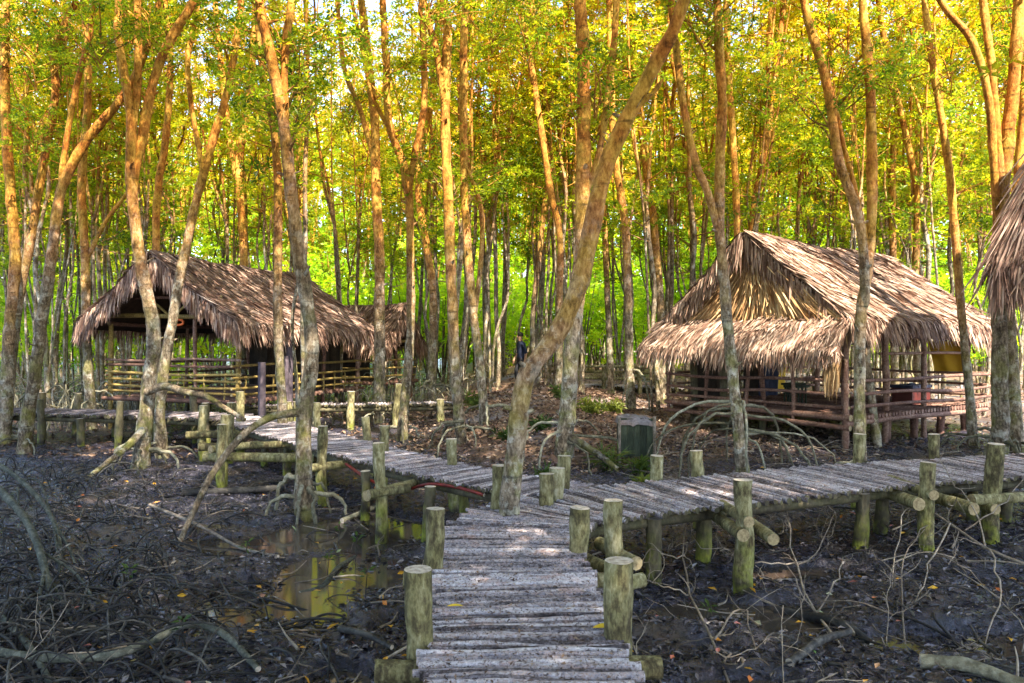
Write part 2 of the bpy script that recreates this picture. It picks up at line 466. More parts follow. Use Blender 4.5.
# ------------------------------------------------------------------ walkways
def polyline(pts, step):
    p = catmull(pts, 400); d = np.r_[0, np.cumsum(np.linalg.norm(np.diff(p, axis=0), axis=1))]
    s = np.arange(0, d[-1], step)
    q = np.stack([np.interp(s, d, p[:, i]) for i in range(2)], -1)
    t = np.gradient(q, axis=0); t /= np.linalg.norm(t, axis=1)[:, None]
    return s, q, t


def walkway(pts, width, label, zoff=0.0, step=.042, rr=(.017, .031), dark=0.0, group=None, stringers=True):
    s, q, t = polyline(pts, step)
    wd = np.interp(np.linspace(0, 1, len(s)), np.linspace(0, 1, len(width)), width)
    mid = q[len(q) // 2]
    root = empty("stick_walkway", (mid[0], mid[1], 0), label, "walkway", group)
    mb = MB()
    for i in range(len(s)):
        nrm = np.array([-t[i][1], t[i][0]])
        a = random.gauss(0, .032); c, sn = math.cos(a), math.sin(a)
        nrm = np.array([nrm[0] * c - nrm[1] * sn, nrm[0] * sn + nrm[1] * c])
        r = U(*rr); e0 = wd[i] / 2 + U(-.035, .055); e1 = wd[i] / 2 + U(-.035, .055)
        z0 = DECK + zoff - r * .9 + U(-.006, .005); b = U(-.02, .02)
        P = np.array([[*(q[i] - nrm * e0), z0 + U(-.008, .008)], [*(q[i] - nrm * e0 * .3 + t[i] * b), z0 + U(-.006, .006)],
                      [*(q[i] + nrm * e1 * .35 - t[i] * b), z0 + U(-.006, .006)], [*(q[i] + nrm * e1), z0 + U(-.008, .008)]])
        rd = min(1, max(0, random.random() - dark))
        tube(mb, catmull(P, 16), [r * U(.8, 1.1), r, r * U(.7, 1.05)], 8, 0, 1, rd, .20, i, 17)
    mb.build("slat_deck", [M["stick"], M["darkpost"]], root)
    if stringers:
        for sg in (-.72, .72):
            mb = MB()
            P = [[*(q[i] + np.array([-t[i][1], t[i][0]]) * sg * wd[i] / 2), DECK + zoff - .135] for i in range(0, len(s), 8)]
            tube(mb, P, .05, 8, 0, 1, .4, .12, 3)
            mb.build("stringer", [M["darkpost"], M["cut"]], root)
    return root


def post(root, x, y, zt, d, m="post", lean=0.0, zb=None):
    mb = MB(); zb = H(x, y) - .25 if zb is None else zb
    lx, ly = U(-.06, .06) + lean, U(-.05, .05); bw = U(-.02, .02)
    zz = np.linspace(zb, zt, 16)
    P = np.stack([x - lx * (zt - zz) / (zt - zb + 1e-6) + bw * np.sin(zz * 4.2), y + ly * (zt - zz), zz], -1)
    tube(mb, P, [d * .55, d * .5, d * .53, d * .47, d * .51], 14, 0, 1, U(.2, .8), .15, int(abs(x * 977 + y * 131)), 8)
    return mb.build("post", [M[m], M["cut"]], root)


def beam(root, a, b, r, m="post", name="crossbeam"):
    mb = MB(); a = np.array(a, float); b = np.array(b, float)
    c = (a + b) / 2 + [0, U(-.02, .02), U(-.015, .015)]
    tube(mb, catmull([a, c, b], 14), [r * 1.04, r * .93, r], 10, 0, 1, U(.2, .8), .09, int(abs(a[0] * 531 + a[1] * 77)), 7)
    return mb.build(name, [M[m], M["cut_end"]], root)


wf = walkway([(.09, -1.6), (.09, 1), (.085, 3.8), (.01, 5.4), (-.01, 6.5), (.2, 7.35), (.95, 8.0), (2.1, 8.55), (4.05, 9.45), (6.5, 10.25), (8.3, 10.85)],
             [1.02, 1.02, 1.02, 1.1, 1.4, 1.42, 1.4, 1.3],
             "broad grey stick walkway coming from below the viewer and bending to the thatched eave", 0)
for (x, y, zt, d) in ((-.487, 4.3, 1.09, .150), (-.545, 5.72, 1.11, .140), (.585, 4.4, 1.11, .160), (.515, 6.12, 1.03, .150), (.81, 6.45, 1.02, .155),
                      (-.13, 7.62, 1.11, .135), (.34, 7.85, .99, .15), (.46, 8.12, 1.0, .15), (.56, 8.75, 1.03, .15),
                      (1.68, 9.28, .95, .15), (2.2, 9.55, .97, .16), (2.12, 7.3, 1.03, .165), (4.6, 10.6, 1.04, .16), (4.47, 8.6, .98, .16),
                      (5.75, 10.9, 1.0, .15), (5.32, 8.82, 1.15, .18), (7.7, 10.0, 1.1, .16)):
    post(wf, x, y, zt, d)
for (x, y, d) in ((1.95, 8.2, .15), (3.85, 8.8, .15), (1.35, 7.6, .15), (5.7, 9.9, .14), (6.1, 9.9, .14), (4.3, 9.3, .16), (-.3, 3.4, .14), (.4, 3.4, .14)):
    post(wf, x, y, DECK - .09, d, "darkpost")
zc = DECK - .165
for a, b, r in (((-.72, 4.22, zc + .04), (.80, 4.30, zc + .03), .062), ((-.78, 5.75, zc + .06), (.72, 5.85, zc + .02), .06), ((-.62, 5.95, zc), (.3, 6.0, zc), .055),
                ((.5, 6.62, zc), (.78, 6.02, zc + .02), .06), ((.75, 6.85, zc + .03), (.96, 6.18, zc + .05), .055), ((.45, 5.9, zc - .06), (1.0, 6.1, zc - .05), .06),
                ((-.35, 7.55, zc + .08), (.5, 7.7, zc + .02), .06), ((2.0, 8.8, zc), (2.06, 7.12, zc + .03), .06), ((2.25, 8.9, zc + .02), (2.32, 7.1, zc), .055),
                ((2.1, 8.0, zc + .12), (2.12, 7.16, zc + .14), .05), ((4.2, 10.3, zc), (4.30, 8.45, zc + .03), .07), ((4.6, 10.0, zc), (4.85, 8.4, zc - .01), .07),
                ((4.44, 9.4, zc + .12), (4.46, 8.46, zc + .12), .055), ((5.0, 8.7, zc + .02), (6.6, 9.0, zc + .02), .06), ((5.1, 10.2, zc - .06), (5.2, 8.6, zc - .06), .06)):
    beam(wf, a, b, r)

wl = walkway([(.7, 8.62), (.2, 9.03), (-.28, 9.47), (-.85, 10.05), (-1.5, 10.85), (-2.4, 12.0), (-3.25, 13.2), (-4.55, 15.0), (-5.35, 16.6)], [.95, .92, .95, 1.05, 1.1, 1.1],
             "narrower stick walkway branching off past the leaning tree towards the dark open hut", -.035)
for (x, y, zt, d) in ((-1.53, 9.2, 1.11, .135), (-2.62, 11.0, 1.1, .14), (-.79, 10.4, 1.0, .14), (-2.35, 12.9, 1.03, .14), (-1.85, 11.65, 1.03, .14),
                      (-4.42, 12.35, 1.12, .14), (-5.65, 14.6, 1.06, .15), (-4.4, 12.1, 1.0, .13), (-5.3, 15.6, 1.25, .16), (-3.6, 14.8, 1.1, .14), (-4.35, 15.6, 1.05, .14), (-5.0, 14.2, 1.15, .14)):
    post(wl, x, y, zt, d)
for (x, y, d) in ((-.95, 9.25, .13), (-.62, 9.95, .13), (-2.9, 12.2, .14), (-1.9, 10.3, .12), (-3.7, 13.2, .13), (-3.3, 12.4, .12), (-4.4, 14.2, .12)):
    post(wl, x, y, DECK - .1, d, "darkpost")
for a, b, r in (((-1.66, 9.12, zc - .02), (-.75, 10.5, zc), .06), ((-1.62, 9.05, zc + .01), (-1.2, 9.32, zc + .03), .055), ((-2.75, 10.9, zc), (-1.7, 11.9, zc), .06), ((-4.75, 12.35, zc - .06), (-3.0, 12.2, zc - .06), .075),
                ((-5.9, 14.5, zc), (-4.6, 14.6, zc), .07), ((-4.9, 12.5, zc + .06), (-3.5, 13.0, zc + .05), .06), ((-4.6, 12.2, zc + .07), (-4.1, 12.9, zc + .05), .06)):
    beam(wl, a, b, r)

wb = walkway([(-5.6, 16.3), (-7.5, 16.9), (-10, 17.4), (-13.5, 18.1)], [1.1, 1.1], "dark damp stick walkway crossing in front of the open gable", 0, .075, (.03, .05), .35)
for i in range(8):
    xx = -6.1 - i * .95
    yy = 16.35 + (i * .95) * .235
    post(wb, xx, yy - .45, DECK - .08 if i % 2 else 1.0, .15, "darkpost")
    post(wb, xx + .2, yy + .65, 1.05 if i % 3 else DECK - .1, .15, "darkpost")
wm = walkway([(-6.2, 18.6), (-4.6, 19.0), (-3.0, 19.2), (-1.2, 19.6)], [.55, .55], "thin pale stick footway crossing behind the branching walkway", .02, .07, (.025, .04), 0)
for (u, zt) in ((352, .98), (398, 1.15), (300, .75), (440, .78), (405, 1.0)):
    xx = (u - CX) / F * 18.9
    post(wm, xx, 18.75 + .1 * (xx + 4), zt + .05, .17)
wr = walkway([(.8, 27.4), (3.0, 26.6), (5.0, 25.4), (7.5, 24.2)], [1.2, 1.2], "distant stick walkway with log rails beyond the earth bank", 0, .09, (.035, .05), .25)
for i in range(7):
    tt = i / 6; xx = .8 + 6.4 * tt; yy = 26.9 - 2.9 * tt
    post(wr, xx, yy - .3, 1.35 if i < 4 else .8, .13)
for z_ in (.95, 1.15, 1.32):
    beam(wr, (.6, 26.65, z_), (4.4, 25.1, z_ + .02), .045, "post", "rail")

# ------------------------------------------------------------------ thatch
def patch(r0, r1, e0, e1, sag=0.0, belly=0.0):
    r0, r1, e0, e1 = [np.asarray(a, float) for a in (r0, r1, e0, e1)]
    def f(s, t):
        s = np.asarray(s, float)[..., None]; t = np.asarray(t, float)[..., None]
        p = (r0 * (1 - s) + r1 * s) * (1 - t) + (e0 * (1 - s) + e1 * s) * t
        p = p + np.array([0, 0, 1.]) * (-sag * np.sin(np.pi * np.clip(s, 0, 1)) * (1 - t) - belly * np.sin(np.pi * np.clip(t, 0, 1)) +
                                        .035 * vnoise(s * 9, t * 5, seed=int(abs(r0[0] * 100)) + 3))
        return p
    return f


def thatch(mb, f, rows, per, length, wid=(.009, .022), lift=.06, over=.0, droop=.8, tspan=(0, 1), cross=0.25, jit=.35, mi=0, rb=0.0, hang=1.0, sspan=(0, 1)):
    sl = np.linalg.norm(f(.5, 1.) - f(.5, 0.))
    sw = max(np.linalg.norm(f(1., .7) - f(0., .7)), .3)
    s = RNG.uniform(sspan[0], sspan[1], rows * per)
    t0 = np.repeat(np.linspace(tspan[0], tspan[1], rows), per) + RNG.normal(0, jit / rows, rows * per)
    t0 = np.clip(t0, -.02, 1)
    n = len(s); L = length * RNG.uniform(.55, 1.3, n) * (1 + .45 * vnoise(s * 9, t0 * 4, seed=31)) / sl
    ds = RNG.normal(0, cross, n) * length / sw * .6
    K = 4; ks = np.linspace(0, 1, K)
    S = s[:, None] + ds[:, None] * ks; T = t0[:, None] + L[:, None] * ks
    tcl = np.minimum(T, 1 + over)
    p = f(S, tcl)
    e = 1e-3
    dt = (f(s, np.minimum(t0, .99)) - f(s, np.minimum(t0, .99) - e)) / e
    dsv = (f(s + e, t0 * .98) - f(s - e, t0 * .98)) / (2 * e)
    nr = np.cross(dsv, dt); nl = np.linalg.norm(nr, axis=1)[:, None]
    nr = np.where(nl > 1e-6, nr / (nl + 1e-9), np.array([0, 0, 1.]))
    nr = nr * np.where(nr[:, 2:3] < -.05, -1, 1)
    lf = RNG.uniform(.2, 1, n) * lift
    p = p + nr[:, None] * (lf[:, None] * (.25 + ks))[..., None] + nr[:, None] * RNG.uniform(0, .05, n)[:, None, None]
    ex = (T - tcl) * sl
    dtn = dt / (np.linalg.norm(dt, axis=1)[:, None] + 1e-9)
    dn = dtn * (1 - droop) + np.array([0, 0, -1.]) * droop
    p = p + dn[:, None] * (ex * hang)[..., None] + RNG.normal(0, .02, (n, 1, 3)) * ks[None, :, None]
    al = p[:, -1] - p[:, 0]; side = np.cross(al, nr); side /= np.linalg.norm(side, axis=1)[:, None] + 1e-9
    tw = RNG.normal(0, .5, n)[:, None]
    side = side * np.cos(tw) + nr * np.sin(tw)
    w = RNG.uniform(*wid, n)[:, None] * np.array([.6, 1, .8, .12])[None]
    a = p - side[:, None] * w[..., None]; b = p + side[:, None] * w[..., None]
    v = np.stack([a, b], 2).reshape(n, K * 2, 3)
    base = np.arange(n)[:, None, None] * K * 2
    k = np.arange(K - 1)[None, :, None] * 2
    q = (base + k + np.array([0, 1, 3, 2])[None, None]).reshape(-1, 4)
    rd = np.clip(RNG.random(n) ** 1.1 + rb, 0, 1)
    mb.add(v.reshape(-1, 3), q, mi, np.repeat(rd, K * 2), False)


def slab(mb, f, th=.07, ns=14, nt=8, mi=0):
    S, T = np.meshgrid(np.linspace(0, 1, ns), np.linspace(0, 1, nt), indexing="ij")
    top = f(S, T) - [0, 0, .01]; bot = top - [0, 0, th]
    v = np.concatenate([top.reshape(-1, 3), bot.reshape(-1, 3)])
    i = np.arange(ns - 1)[:, None] * nt + np.arange(nt - 1)[None]
    q = np.stack([i, i + 1, i + nt + 1, i + nt], -1).reshape(-1, 4); N = ns * nt
    ed = []
    for a in range(ns - 1):
        ed += [[a * nt, (a + 1) * nt, (a + 1) * nt + N, a * nt + N], [a * nt + nt - 1, a * nt + nt - 1 + N, (a + 1) * nt + nt - 1 + N, (a + 1) * nt + nt - 1]]
    for b in range(nt - 1):
        ed += [[b, b + N, b + 1 + N, b + 1], [(ns - 1) * nt + b, (ns - 1) * nt + b + 1, (ns - 1) * nt + b + 1 + N, (ns - 1) * nt + b + N]]
    mb.add(v, np.concatenate([q, q[:, ::-1] + N, np.array(ed)]), mi, .4, True)


def pole(root, a, b, r, m, name):
    mb = MB(); a = np.array(a, float); b = np.array(b, float)
    L = np.linalg.norm(b - a); c1 = a + (b - a) * .35 + RNG.normal(0, .012 * L ** .5, 3); c2 = a + (b - a) * .7 + RNG.normal(0, .012 * L ** .5, 3)
    tube(mb, catmull([a, c1, c2, b], 12), [r, r * .92, r * 1.03, r * .88], 8, 0, 1, U(.1, .9), .10, int(abs(a[0] * 531 + b[1] * 77 + a[2] * 31)), 8)
    return mb.build(name, [M[m], M["cut_end"]], root)


class Frame:
    """hut axes: N plan corner, a along the ridge, g across the gable"""
    def __init__(s, N, th, left=True):
        s.N = np.array([*N, 0.]); s.a = np.array([math.cos(th), math.sin(th), 0]); s.g = np.array([-s.a[1], s.a[0], 0]) * (1 if left else -1)
    def __call__(s, u, w, z): return s.N + s.a * u + s.g * w + np.array([0, 0, z])


# ---- the dark open hut (left)
hf = Frame((-5.84, 17.3), math.radians(70)); L, W = 5.9, 4.55
c = hf(L / 2, W / 2, 0)
hl = empty("thatched_hut", (c[0], c[1], .2), "open dark thatched hut with a bare pole gable and yellow pole rails", "hut")
RZ, RZ2, EZ, EZ2 = 4.2, 4.05, 2.58, 2.42
def roof(root, fr, L, W, rz, rz2, ez, ez2, mat, front=.0, hip=.5, rows=20, per=230, length=.55, rb=0., sag=.07, belly=.10, droop=.75, left=True):
    mb = MB(); mt = MB()
    r0, r1 = fr(-front, W / 2, rz), fr(L - hip, W / 2, rz2)
    pr = patch(r0, r1, fr(-front * .4, 0, ez), fr(L, 0, ez2), sag, belly)
    pl = patch(r0, r1, fr(-front * .4, W, ez), fr(L, W, ez2), sag, belly)
    ph = patch(fr(L - hip, W / 2 - .03, rz2), fr(L - hip, W / 2 + .03, rz2), fr(L, 0, ez2), fr(L, W, ez2), 0, belly * .5)
    for f in (pr, pl, ph): slab(mb, f)
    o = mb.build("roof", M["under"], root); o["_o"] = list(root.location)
    for f, k in ((pr, 1.), (pl, .8), (ph, .5)):
        p = int(per * k)
        thatch(mt, f, rows, p, length, over=.03, droop=droop, rb=rb)
        thatch(mt, f, 3, int(p * 2.2), length * .45, tspan=(.86, .985), over=.02, droop=droop + .1, rb=rb, lift=.03)      # eave fringe
    for f in (pr, pl):                                                                                       # strands combed over the rake edge
        thatch(mt, f, rows * 2, 26, length * .8, sspan=(-.01, .035), cross=.12, rb=rb, lift=.09)
    for w_ in (0, W):                                                                                        # shaggy fringe hanging from the rake
        q0, q1 = fr(-front - .05, W / 2, rz + .06), fr(-front * .4 - .05, w_, ez + .06)
        fp = patch(q0, q1, q0 - [0, 0, .34], q1 - [0, 0, .28], belly, 0)
        thatch(mt, fp, 4, 210, .34, lift=.09, over=.3, droop=1., cross=.16, rb=rb)
    # ridge cap: bundles folded over the ridge
    n = 60
    for f in (pr, pl):
        thatch(mt, f, 2, 420, .42, tspan=(-.02, .03), lift=.10, rb=rb - .05, cross=.5)
    mt.build("thatch_leaves", mat, o)
    return o, pr, pl


roof(hl, hf, L, W, RZ, RZ2, EZ, EZ2, M["thatch_old"], front=.25, hip=.35, rows=24, per=330)
FL = .90
ins = .42
cor = [(ins, ins), (ins, W - ins), (L - ins, ins), (L - ins, W - ins), (L * .33, ins), (L * .64, ins), (L * .5, W - ins), (ins, W * .36)]
for i, (u, w) in enumerate(cor):
    b = hf(u, w, 0); zt = 2.62 if i != 7 else 2.8
    pole(hl, (b[0], b[1], H(b[0], b[1]) - .2), (b[0], b[1], zt), .062 if i < 4 else .05, "bamboo" if i in (0, 1) else "redwood", "post")
for z_, r in ((2.80, .055),):
    pole(hl, hf(ins - .08, .34, z_), hf(ins - .08, W - .34, z_), r, "bamboo", "tie_beam")
pole(hl, hf(ins, .9, 3.22), hf(ins, W - .9, 3.22), .035, "redwood", "tie_beam")
for w0, w1, z1 in ((W / 2 - .1, W / 2 - 1.0, 3.42), (W / 2 + .1, W / 2 + 1.0, 3.42)):
    pole(hl, hf(ins - .03, w0, 2.82), hf(ins - .03, w1, z1), .032, "bamboo", "brace")
for w0 in (.2, W - .2):
    pole(hl, hf(ins, w0, EZ + .1), hf(ins, W / 2, RZ - .12), .045, "redwood", "rafter")
    pole(hl, hf(L - ins, w0, EZ2 + .1), hf(L - ins, W / 2, RZ2 - .15), .04, "redwood", "rafter")
for w0, nm in ((ins, "wall_plate"), (W - ins, "wall_plate")):
    pole(hl, hf(.35, w0, 2.62), hf(L - .2, w0, 2.5), .05, "redwood", nm)
mb = MB()
for i in range(30):
    u = ins * .7 + (L - ins * 1.4) * i / 29
    tube(mb, [hf(u, ins * .7, FL - .05), hf(u, W / 2, FL - .05 + U(-.01, .01)), hf(u, W - ins * .7, FL - .05)], U(.045, .06), 6, 0, 0, random.random(), .1, i)
mb.build("slat_floor", M["redwood"], hl)
for z_ in (1.03, 1.17, 1.30, 1.48, 1.64, 1.79):
    m_ = "bamboo" if z_ < 1.5 else "redwood"
    pole(hl, hf(ins - .06, ins - .1, z_ + U(-.02, .02)), hf(ins - .06, W - ins + .1, z_ + U(-.02, .02)), .032, m_, "rail")
for z_ in (1.02, 1.16, 1.40, 1.66):
    pole(hl, hf(.1, ins - .06, z_), hf(L - .3, ins - .06, z_ - .02), .03, "bamboo", "rail")
    pole(hl, hf(.3, W - ins + .05, z_), hf(L - .3, W - ins + .05, z_ - .02), .028, "redwood", "rail")
for i in range(9):
    u = .6 + i * .52
    pole(hl, hf(u, ins - .02, FL), hf(u + U(-.05, .05), ins - .02, 1.4), .02, "bamboo", "baluster")
for i in range(6):
    w = .8 + i * .55
    pole(hl, hf(ins - .02, w, FL), hf(ins - .02, w + U(-.05, .05), 1.48), .02, "bamboo", "baluster")
for (u0, u1, w0, w1) in ((L * .36, L - ins - .05, ins + .55, ins + .55), (L - ins - .1, L - ins - .1, ins + .6, W - ins - .1)):
    mb = MB(); a, b = hf(u0, w0, 0), hf(u1, w1, 0)
    n = int(np.linalg.norm(b - a) / .09)
    for i in range(n):
        p = a + (b - a) * (i + .5) / n
        box(mb, (p[0], p[1], 1.62), .085, .025, 1.46, math.atan2(b[1] - a[1], b[0] - a[0]), 0, random.random())
    mb.build("dark_plank_panel", M["darkwall"], hl)
for (u, w, z0, z1) in ((.35, -.25, .2, 1.75), (L * .36, .3, .3, 2.5), (L * .30, ins - .25, .4, 1.85)):
    b = hf(u, w, 0); mb = MB(); tube(mb, [(b[0], b[1], z0), (b[0], b[1], (z0 + z1) / 2), (b[0], b[1], z1)], .085, 12, 0, 0, .5)
    mb.build("pillar", M["purple"], hl)
for i in range(7):
    u = ins + (L - 2 * ins) * i / 6
    b = hf(u, ins + .15, 0); pole(hl, (b[0], b[1], H(b[0], b[1]) - .15), (b[0], b[1], FL - .1), .06, "darkpost", "stilt")
    b = hf(u, W - ins, 0); pole(hl, (b[0], b[1], H(b[0], b[1]) - .15), (b[0], b[1], FL - .1), .06, "darkpost", "stilt")
# small orange-red ring hung under the tie beam
b = hf(ins - .1, W * .44, 2.70); mb = MB()
an = np.linspace(0, 2 * np.pi, 25)
tube(mb, np.stack([b[0] + .10 * np.cos(an), b[1] + 0 * an, b[2] - .06 + .06 * np.sin(an)], -1), .028, 8)
tag(mb.build("hanging_ring", M["ember"], None, tuple(b)), "small orange-red ring hanging under the gable beam of the dark hut", "ring")

# ---- the pale hut with closed gable and skirt roof (right)
rf = Frame((6.22, 14.6), math.radians(35)); L, W = 5.5, 4.55
c = rf(L / 2, W / 2, 0)
hr = empty("thatched_hut", (c[0], c[1], .3), "sunlit pale thatched hut on stilts with closed thatched gable and skirt roof", "hut")
ro, pr, pl = roof(hr, rf, L, W, 4.42, 4.22, 2.64, 2.54, M["thatch_dry"], front=.2, hip=.35, rows=25, per=360, length=.58, rb=.06, sag=.06, belly=.04)
gm = MB(); gt = MB()
gp = patch(rf(.12, W / 2 + .02, 4.15), rf(.12, W / 2 - .02, 4.15), rf(.0, W - .12, 2.62), rf(.0, .12, 2.62), 0, 0)
slab(gm, gp, .05)
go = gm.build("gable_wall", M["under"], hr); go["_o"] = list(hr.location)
thatch(gt, gp, 14, 190, .62, lift=.17, over=.02, droop=.9, rb=.10, cross=.16)
thatch(gt, gp, 5, 60, .8, lift=.26, over=.02, droop=.9, rb=.2, cross=.22)
thatch(gt, gp, 4, 190, .45, tspan=(.75, .98), lift=.18, over=.05, droop=.9, rb=.12, cross=.14)
gt.build("thatch_leaves", M["thatch_fresh"], go)
sm_ = MB(); st = MB()
sp = patch(rf(.02, W + .1, 2.70), rf(.02, -.02, 2.70), rf(-.62, W + .25, 2.06), rf(-.62, -.12, 2.02), 0, -.07)
slab(sm_, sp, .05)
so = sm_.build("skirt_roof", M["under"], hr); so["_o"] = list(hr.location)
thatch(st, sp, 15, 360, .42, lift=.09, over=.06, droop=.8, rb=.08)
thatch(st, sp, 3, 560, .24, tspan=(.84, .99), lift=.04, over=.03, droop=.9, rb=.05)
st.build("thatch_leaves", M["thatch_dry"], so)
bt = MB()
bp = patch(rf(-.5, .12, 2.0), rf(-.5, -.12, 2.0), rf(-.56, .14, 1.72), rf(-.56, -.10, 1.72))
thatch(bt, bp, 4, 40, .42, lift=.07, over=.2, droop=1., rb=.0, cross=.12, hang=1.1)
bt.build("loose_thatch_leaves", M["thatch_fresh"], hr)
FL = .86; ins = .38
for i, (u, w) in enumerate(((ins, ins), (ins, W - ins), (L - ins, ins), (L - ins, W - ins), (1.7, ins), (3.2, ins), (ins, W * .5), (ins, W * .72), (3.0, W - ins), (-.15, .05))):
    b = rf(u, w, 0); r = (.075, .08, .07, .07, .07, .06, .055, .09, .06, .05)[i]
    pole(hr, (b[0], b[1], H(b[0], b[1]) - .2), (b[0], b[1], 2.45 if i != 9 else 1.9), r, "redwood" if i not in (7, 1) else "darkpost", "post")
b = rf(.95, .1, 0)
mb = MB(); tube(mb, catmull([(b[0] + .05, b[1], .05), (b[0] - .05, b[1], .7), (b[0] - .12, b[1], 1.35), (b[0] - .2, b[1], 1.8), (b[0] - .16, b[1], 2.4)], 24), [.085, .075, .08, .07], 10, 0, None, .9, .15, 4, 6)
tag(mb.build("post", M["bark"], hr), "crooked pale post with bark")
for i in range(10):
    u = ins + (L - 2 * ins) * i / 9
    for w in (ins + .1, W * .5, W - ins):
        if (i + int(w * 3)) % 2: continue
        b = rf(u, w, 0); pole(hr, (b[0], b[1], H(b[0], b[1]) - .15), (b[0], b[1], FL - .1), .085 if w < 1 else .07, "redwood" if w < 1 else "darkpost", "stilt")
mb = MB()
for i in range(46):
    u = -.05 + (L - .1) * i / 45
    tube(mb, [rf(u, .08, FL - .05), rf(u, W / 2, FL - .05 + U(-.012, .012)), rf(u, W - .1, FL - .05)], U(.042, .058), 6, 0, 0, random.random(), .1, i)
mb.build("slat_floor", M["redwood"], hr)
for w in (.14, W * .5, W - .14):
    pole(hr, rf(-.1, w, FL - .16), rf(L - .1, w, FL - .16), .06, "redwood", "floor_beam")
pole(hr, rf(-.14, -.05, FL - .02), rf(-.14, W, FL - .02), .06, "redwood", "floor_beam")
pole(hr, rf(-.16, -.05, FL - .2), rf(-.16, W, FL - .2), .05, "redwood", "floor_beam")
for z_ in (1.02, 1.24, 1.50):
    pole(hr, rf(-.12, .0, z_), rf(-.12, W, z_ - .02), .034, "redwood", "rail")
    pole(hr, rf(0, .06, z_), rf(L, .06, z_ - .02), .034, "redwood", "rail")
    pole(hr, rf(.1, W - .1, z_), rf(L, W - .1, z_), .032, "redwood", "rail")
    pole(hr, rf(L - .12, .1, z_), rf(L - .12, W - .2, z_), .032, "redwood", "rail")
for i in range(5):
    w = .1 + i * (W - .2) / 4
    pole(hr, rf(-.12, w, FL - .25), rf(-.12, w, 1.9), .04, "redwood", "rail_post")
for w in (ins, W - ins):
    pole(hr, rf(-.05, w, 2.42), rf(L - .1, w, 2.32), .05, "redwood", "wall_plate")
pole(hr, rf(1.6, ins + .05, 1.98), rf(L - .5, ins + .05, 1.95), .03, "redwood", "rail")


for (u0, u1, w0) in ((.4, 1.5, W - ins + .06), (2.2, 3.1, W - ins + .06)):
    mb = MB(); a, b = rf(u0, w0, 0), rf(u1, w0, 0); n = int(np.linalg.norm(b - a) / .09)
    for i in range(n):
        p = a + (b - a) * (i + .5) / n
        box(mb, (p[0], p[1], 1.32), .085, .025, .9 + U(-.03, .03), math.radians(35), 0, random.random())
    mb.build("dark_plank_panel", M["darkwall"], hr)  # dark panels added so the space under the eave reads as shaded


def sheet(name, f00, f10, f11, f01, m, label, cat, wave=.03, th=.012):
    mb = MB(); n = 12
    S, T = np.meshgrid(np.linspace(0, 1, n), np.linspace(0, 1, n), indexing="ij")
    p = (np.asarray(f00) * (1 - S[..., None]) + np.asarray(f10) * S[..., None]) * (1 - T[..., None]) + (np.asarray(f01) * (1 - S[..., None]) + np.asarray(f11) * S[..., None]) * T[..., None]
    nr = np.cross(np.asarray(f10) - f00, np.asarray(f01) - f00); nr = nr / np.linalg.norm(nr)
    p = p + nr * (wave * np.sin(S * 11 + T * 2))[..., None]
    top = p.reshape(-1, 3); bot = top + nr * th
    i = np.arange(n - 1)[:, None] * n + np.arange(n - 1)[None]
    q = np.stack([i, i + 1, i + n + 1, i + n], -1).reshape(-1, 4); N = n * n
    mb.add(np.concatenate([top, bot]), np.concatenate([q, q[:, ::-1] + N]))
    return tag(mb.build(name, m, None, tuple(np.asarray(f00))), label, cat)


sheet("hanging_tarp", rf(1.2, W - .5, 2.25), rf(2.75, W - .5, 2.25), rf(2.75, W - .5, 1.80), rf(1.2, W - .5, 1.82), M["tarp"], "wider olive tarp sheet under the eave of the sunlit hut", "tarp")
sheet("hanging_tarp", rf(2.9, W - .55, 2.25), rf(4.1, W - .55, 2.25), rf(4.1, W - .55, 1.84), rf(2.9, W - .55, 1.84), M["tarp"], "shorter olive tarp sheet beside the yellow curtain in the sunlit hut", "tarp")
sheet("yellow_curtain", rf(2.55, W - .9, 2.0), rf(3.0, W - .9, 2.0), rf(3.02, W - .9, 1.0), rf(2.55, W - .9, 1.02), M["yellowcloth"], "narrow yellow cloth hanging inside the sunlit hut behind the rails", "cloth", .04)
sheet("yellow_curtain", rf(L - .02, .55, 2.2), rf(L - .02, 1.5, 2.2), rf(L - .02, 1.3, 1.45), rf(L - .02, .6, 1.5), M["yellowcloth"], "slanting yellow cloth at the open end of the sunlit hut", "cloth", .04)
sheet("dark_cloth", rf(1.75, W - 1.2, 1.95), rf(2.3, W - 1.2, 1.95), rf(2.35, W - 1.2, .95), rf(1.7, W - 1.2, .95), M["darkcloth"], "dark blue cloth hanging inside the sunlit hut", "cloth", .05)
cr = rf(3.75, .95, FL)
ct = empty("storage_box", tuple(cr), "dark red box with a black lid on the sunlit hut floor", "box")
mb = MB(); box(mb, cr + [0, 0, .17], .75, .45, .34, math.radians(35)); box(mb, cr + [0, 0, .30], .79, .49, .03, math.radians(35)); mb.build("body", M["crate"], ct)
mb = MB(); box(mb, cr + [0, 0, .372], .81, .51, .06, math.radians(35)); box(mb, cr + [0, 0, .415], .2, .08, .03, math.radians(35)); mb.build("lid", M["darkcloth"], ct)
for k, (u, w) in enumerate(((1.0, 1.9), (1.6, 2.4))):
    b = rf(u, w, FL); t_ = empty("wooden_stool", tuple(b), ("low dark stool by the gable rails of the sunlit hut", "low dark stool further inside the sunlit hut")[k], "stool")
    mb = MB(); box(mb, b + [0, 0, .42], .42, .34, .05, .6); mb.build("seat", M["greenboard"], t_)
    for sx in (-.15, .15):
        for sy in (-.11, .11):
            pole(t_, b + [sx, sy, 0], b + [sx, sy, .40], .022, "greenboard", "leg")

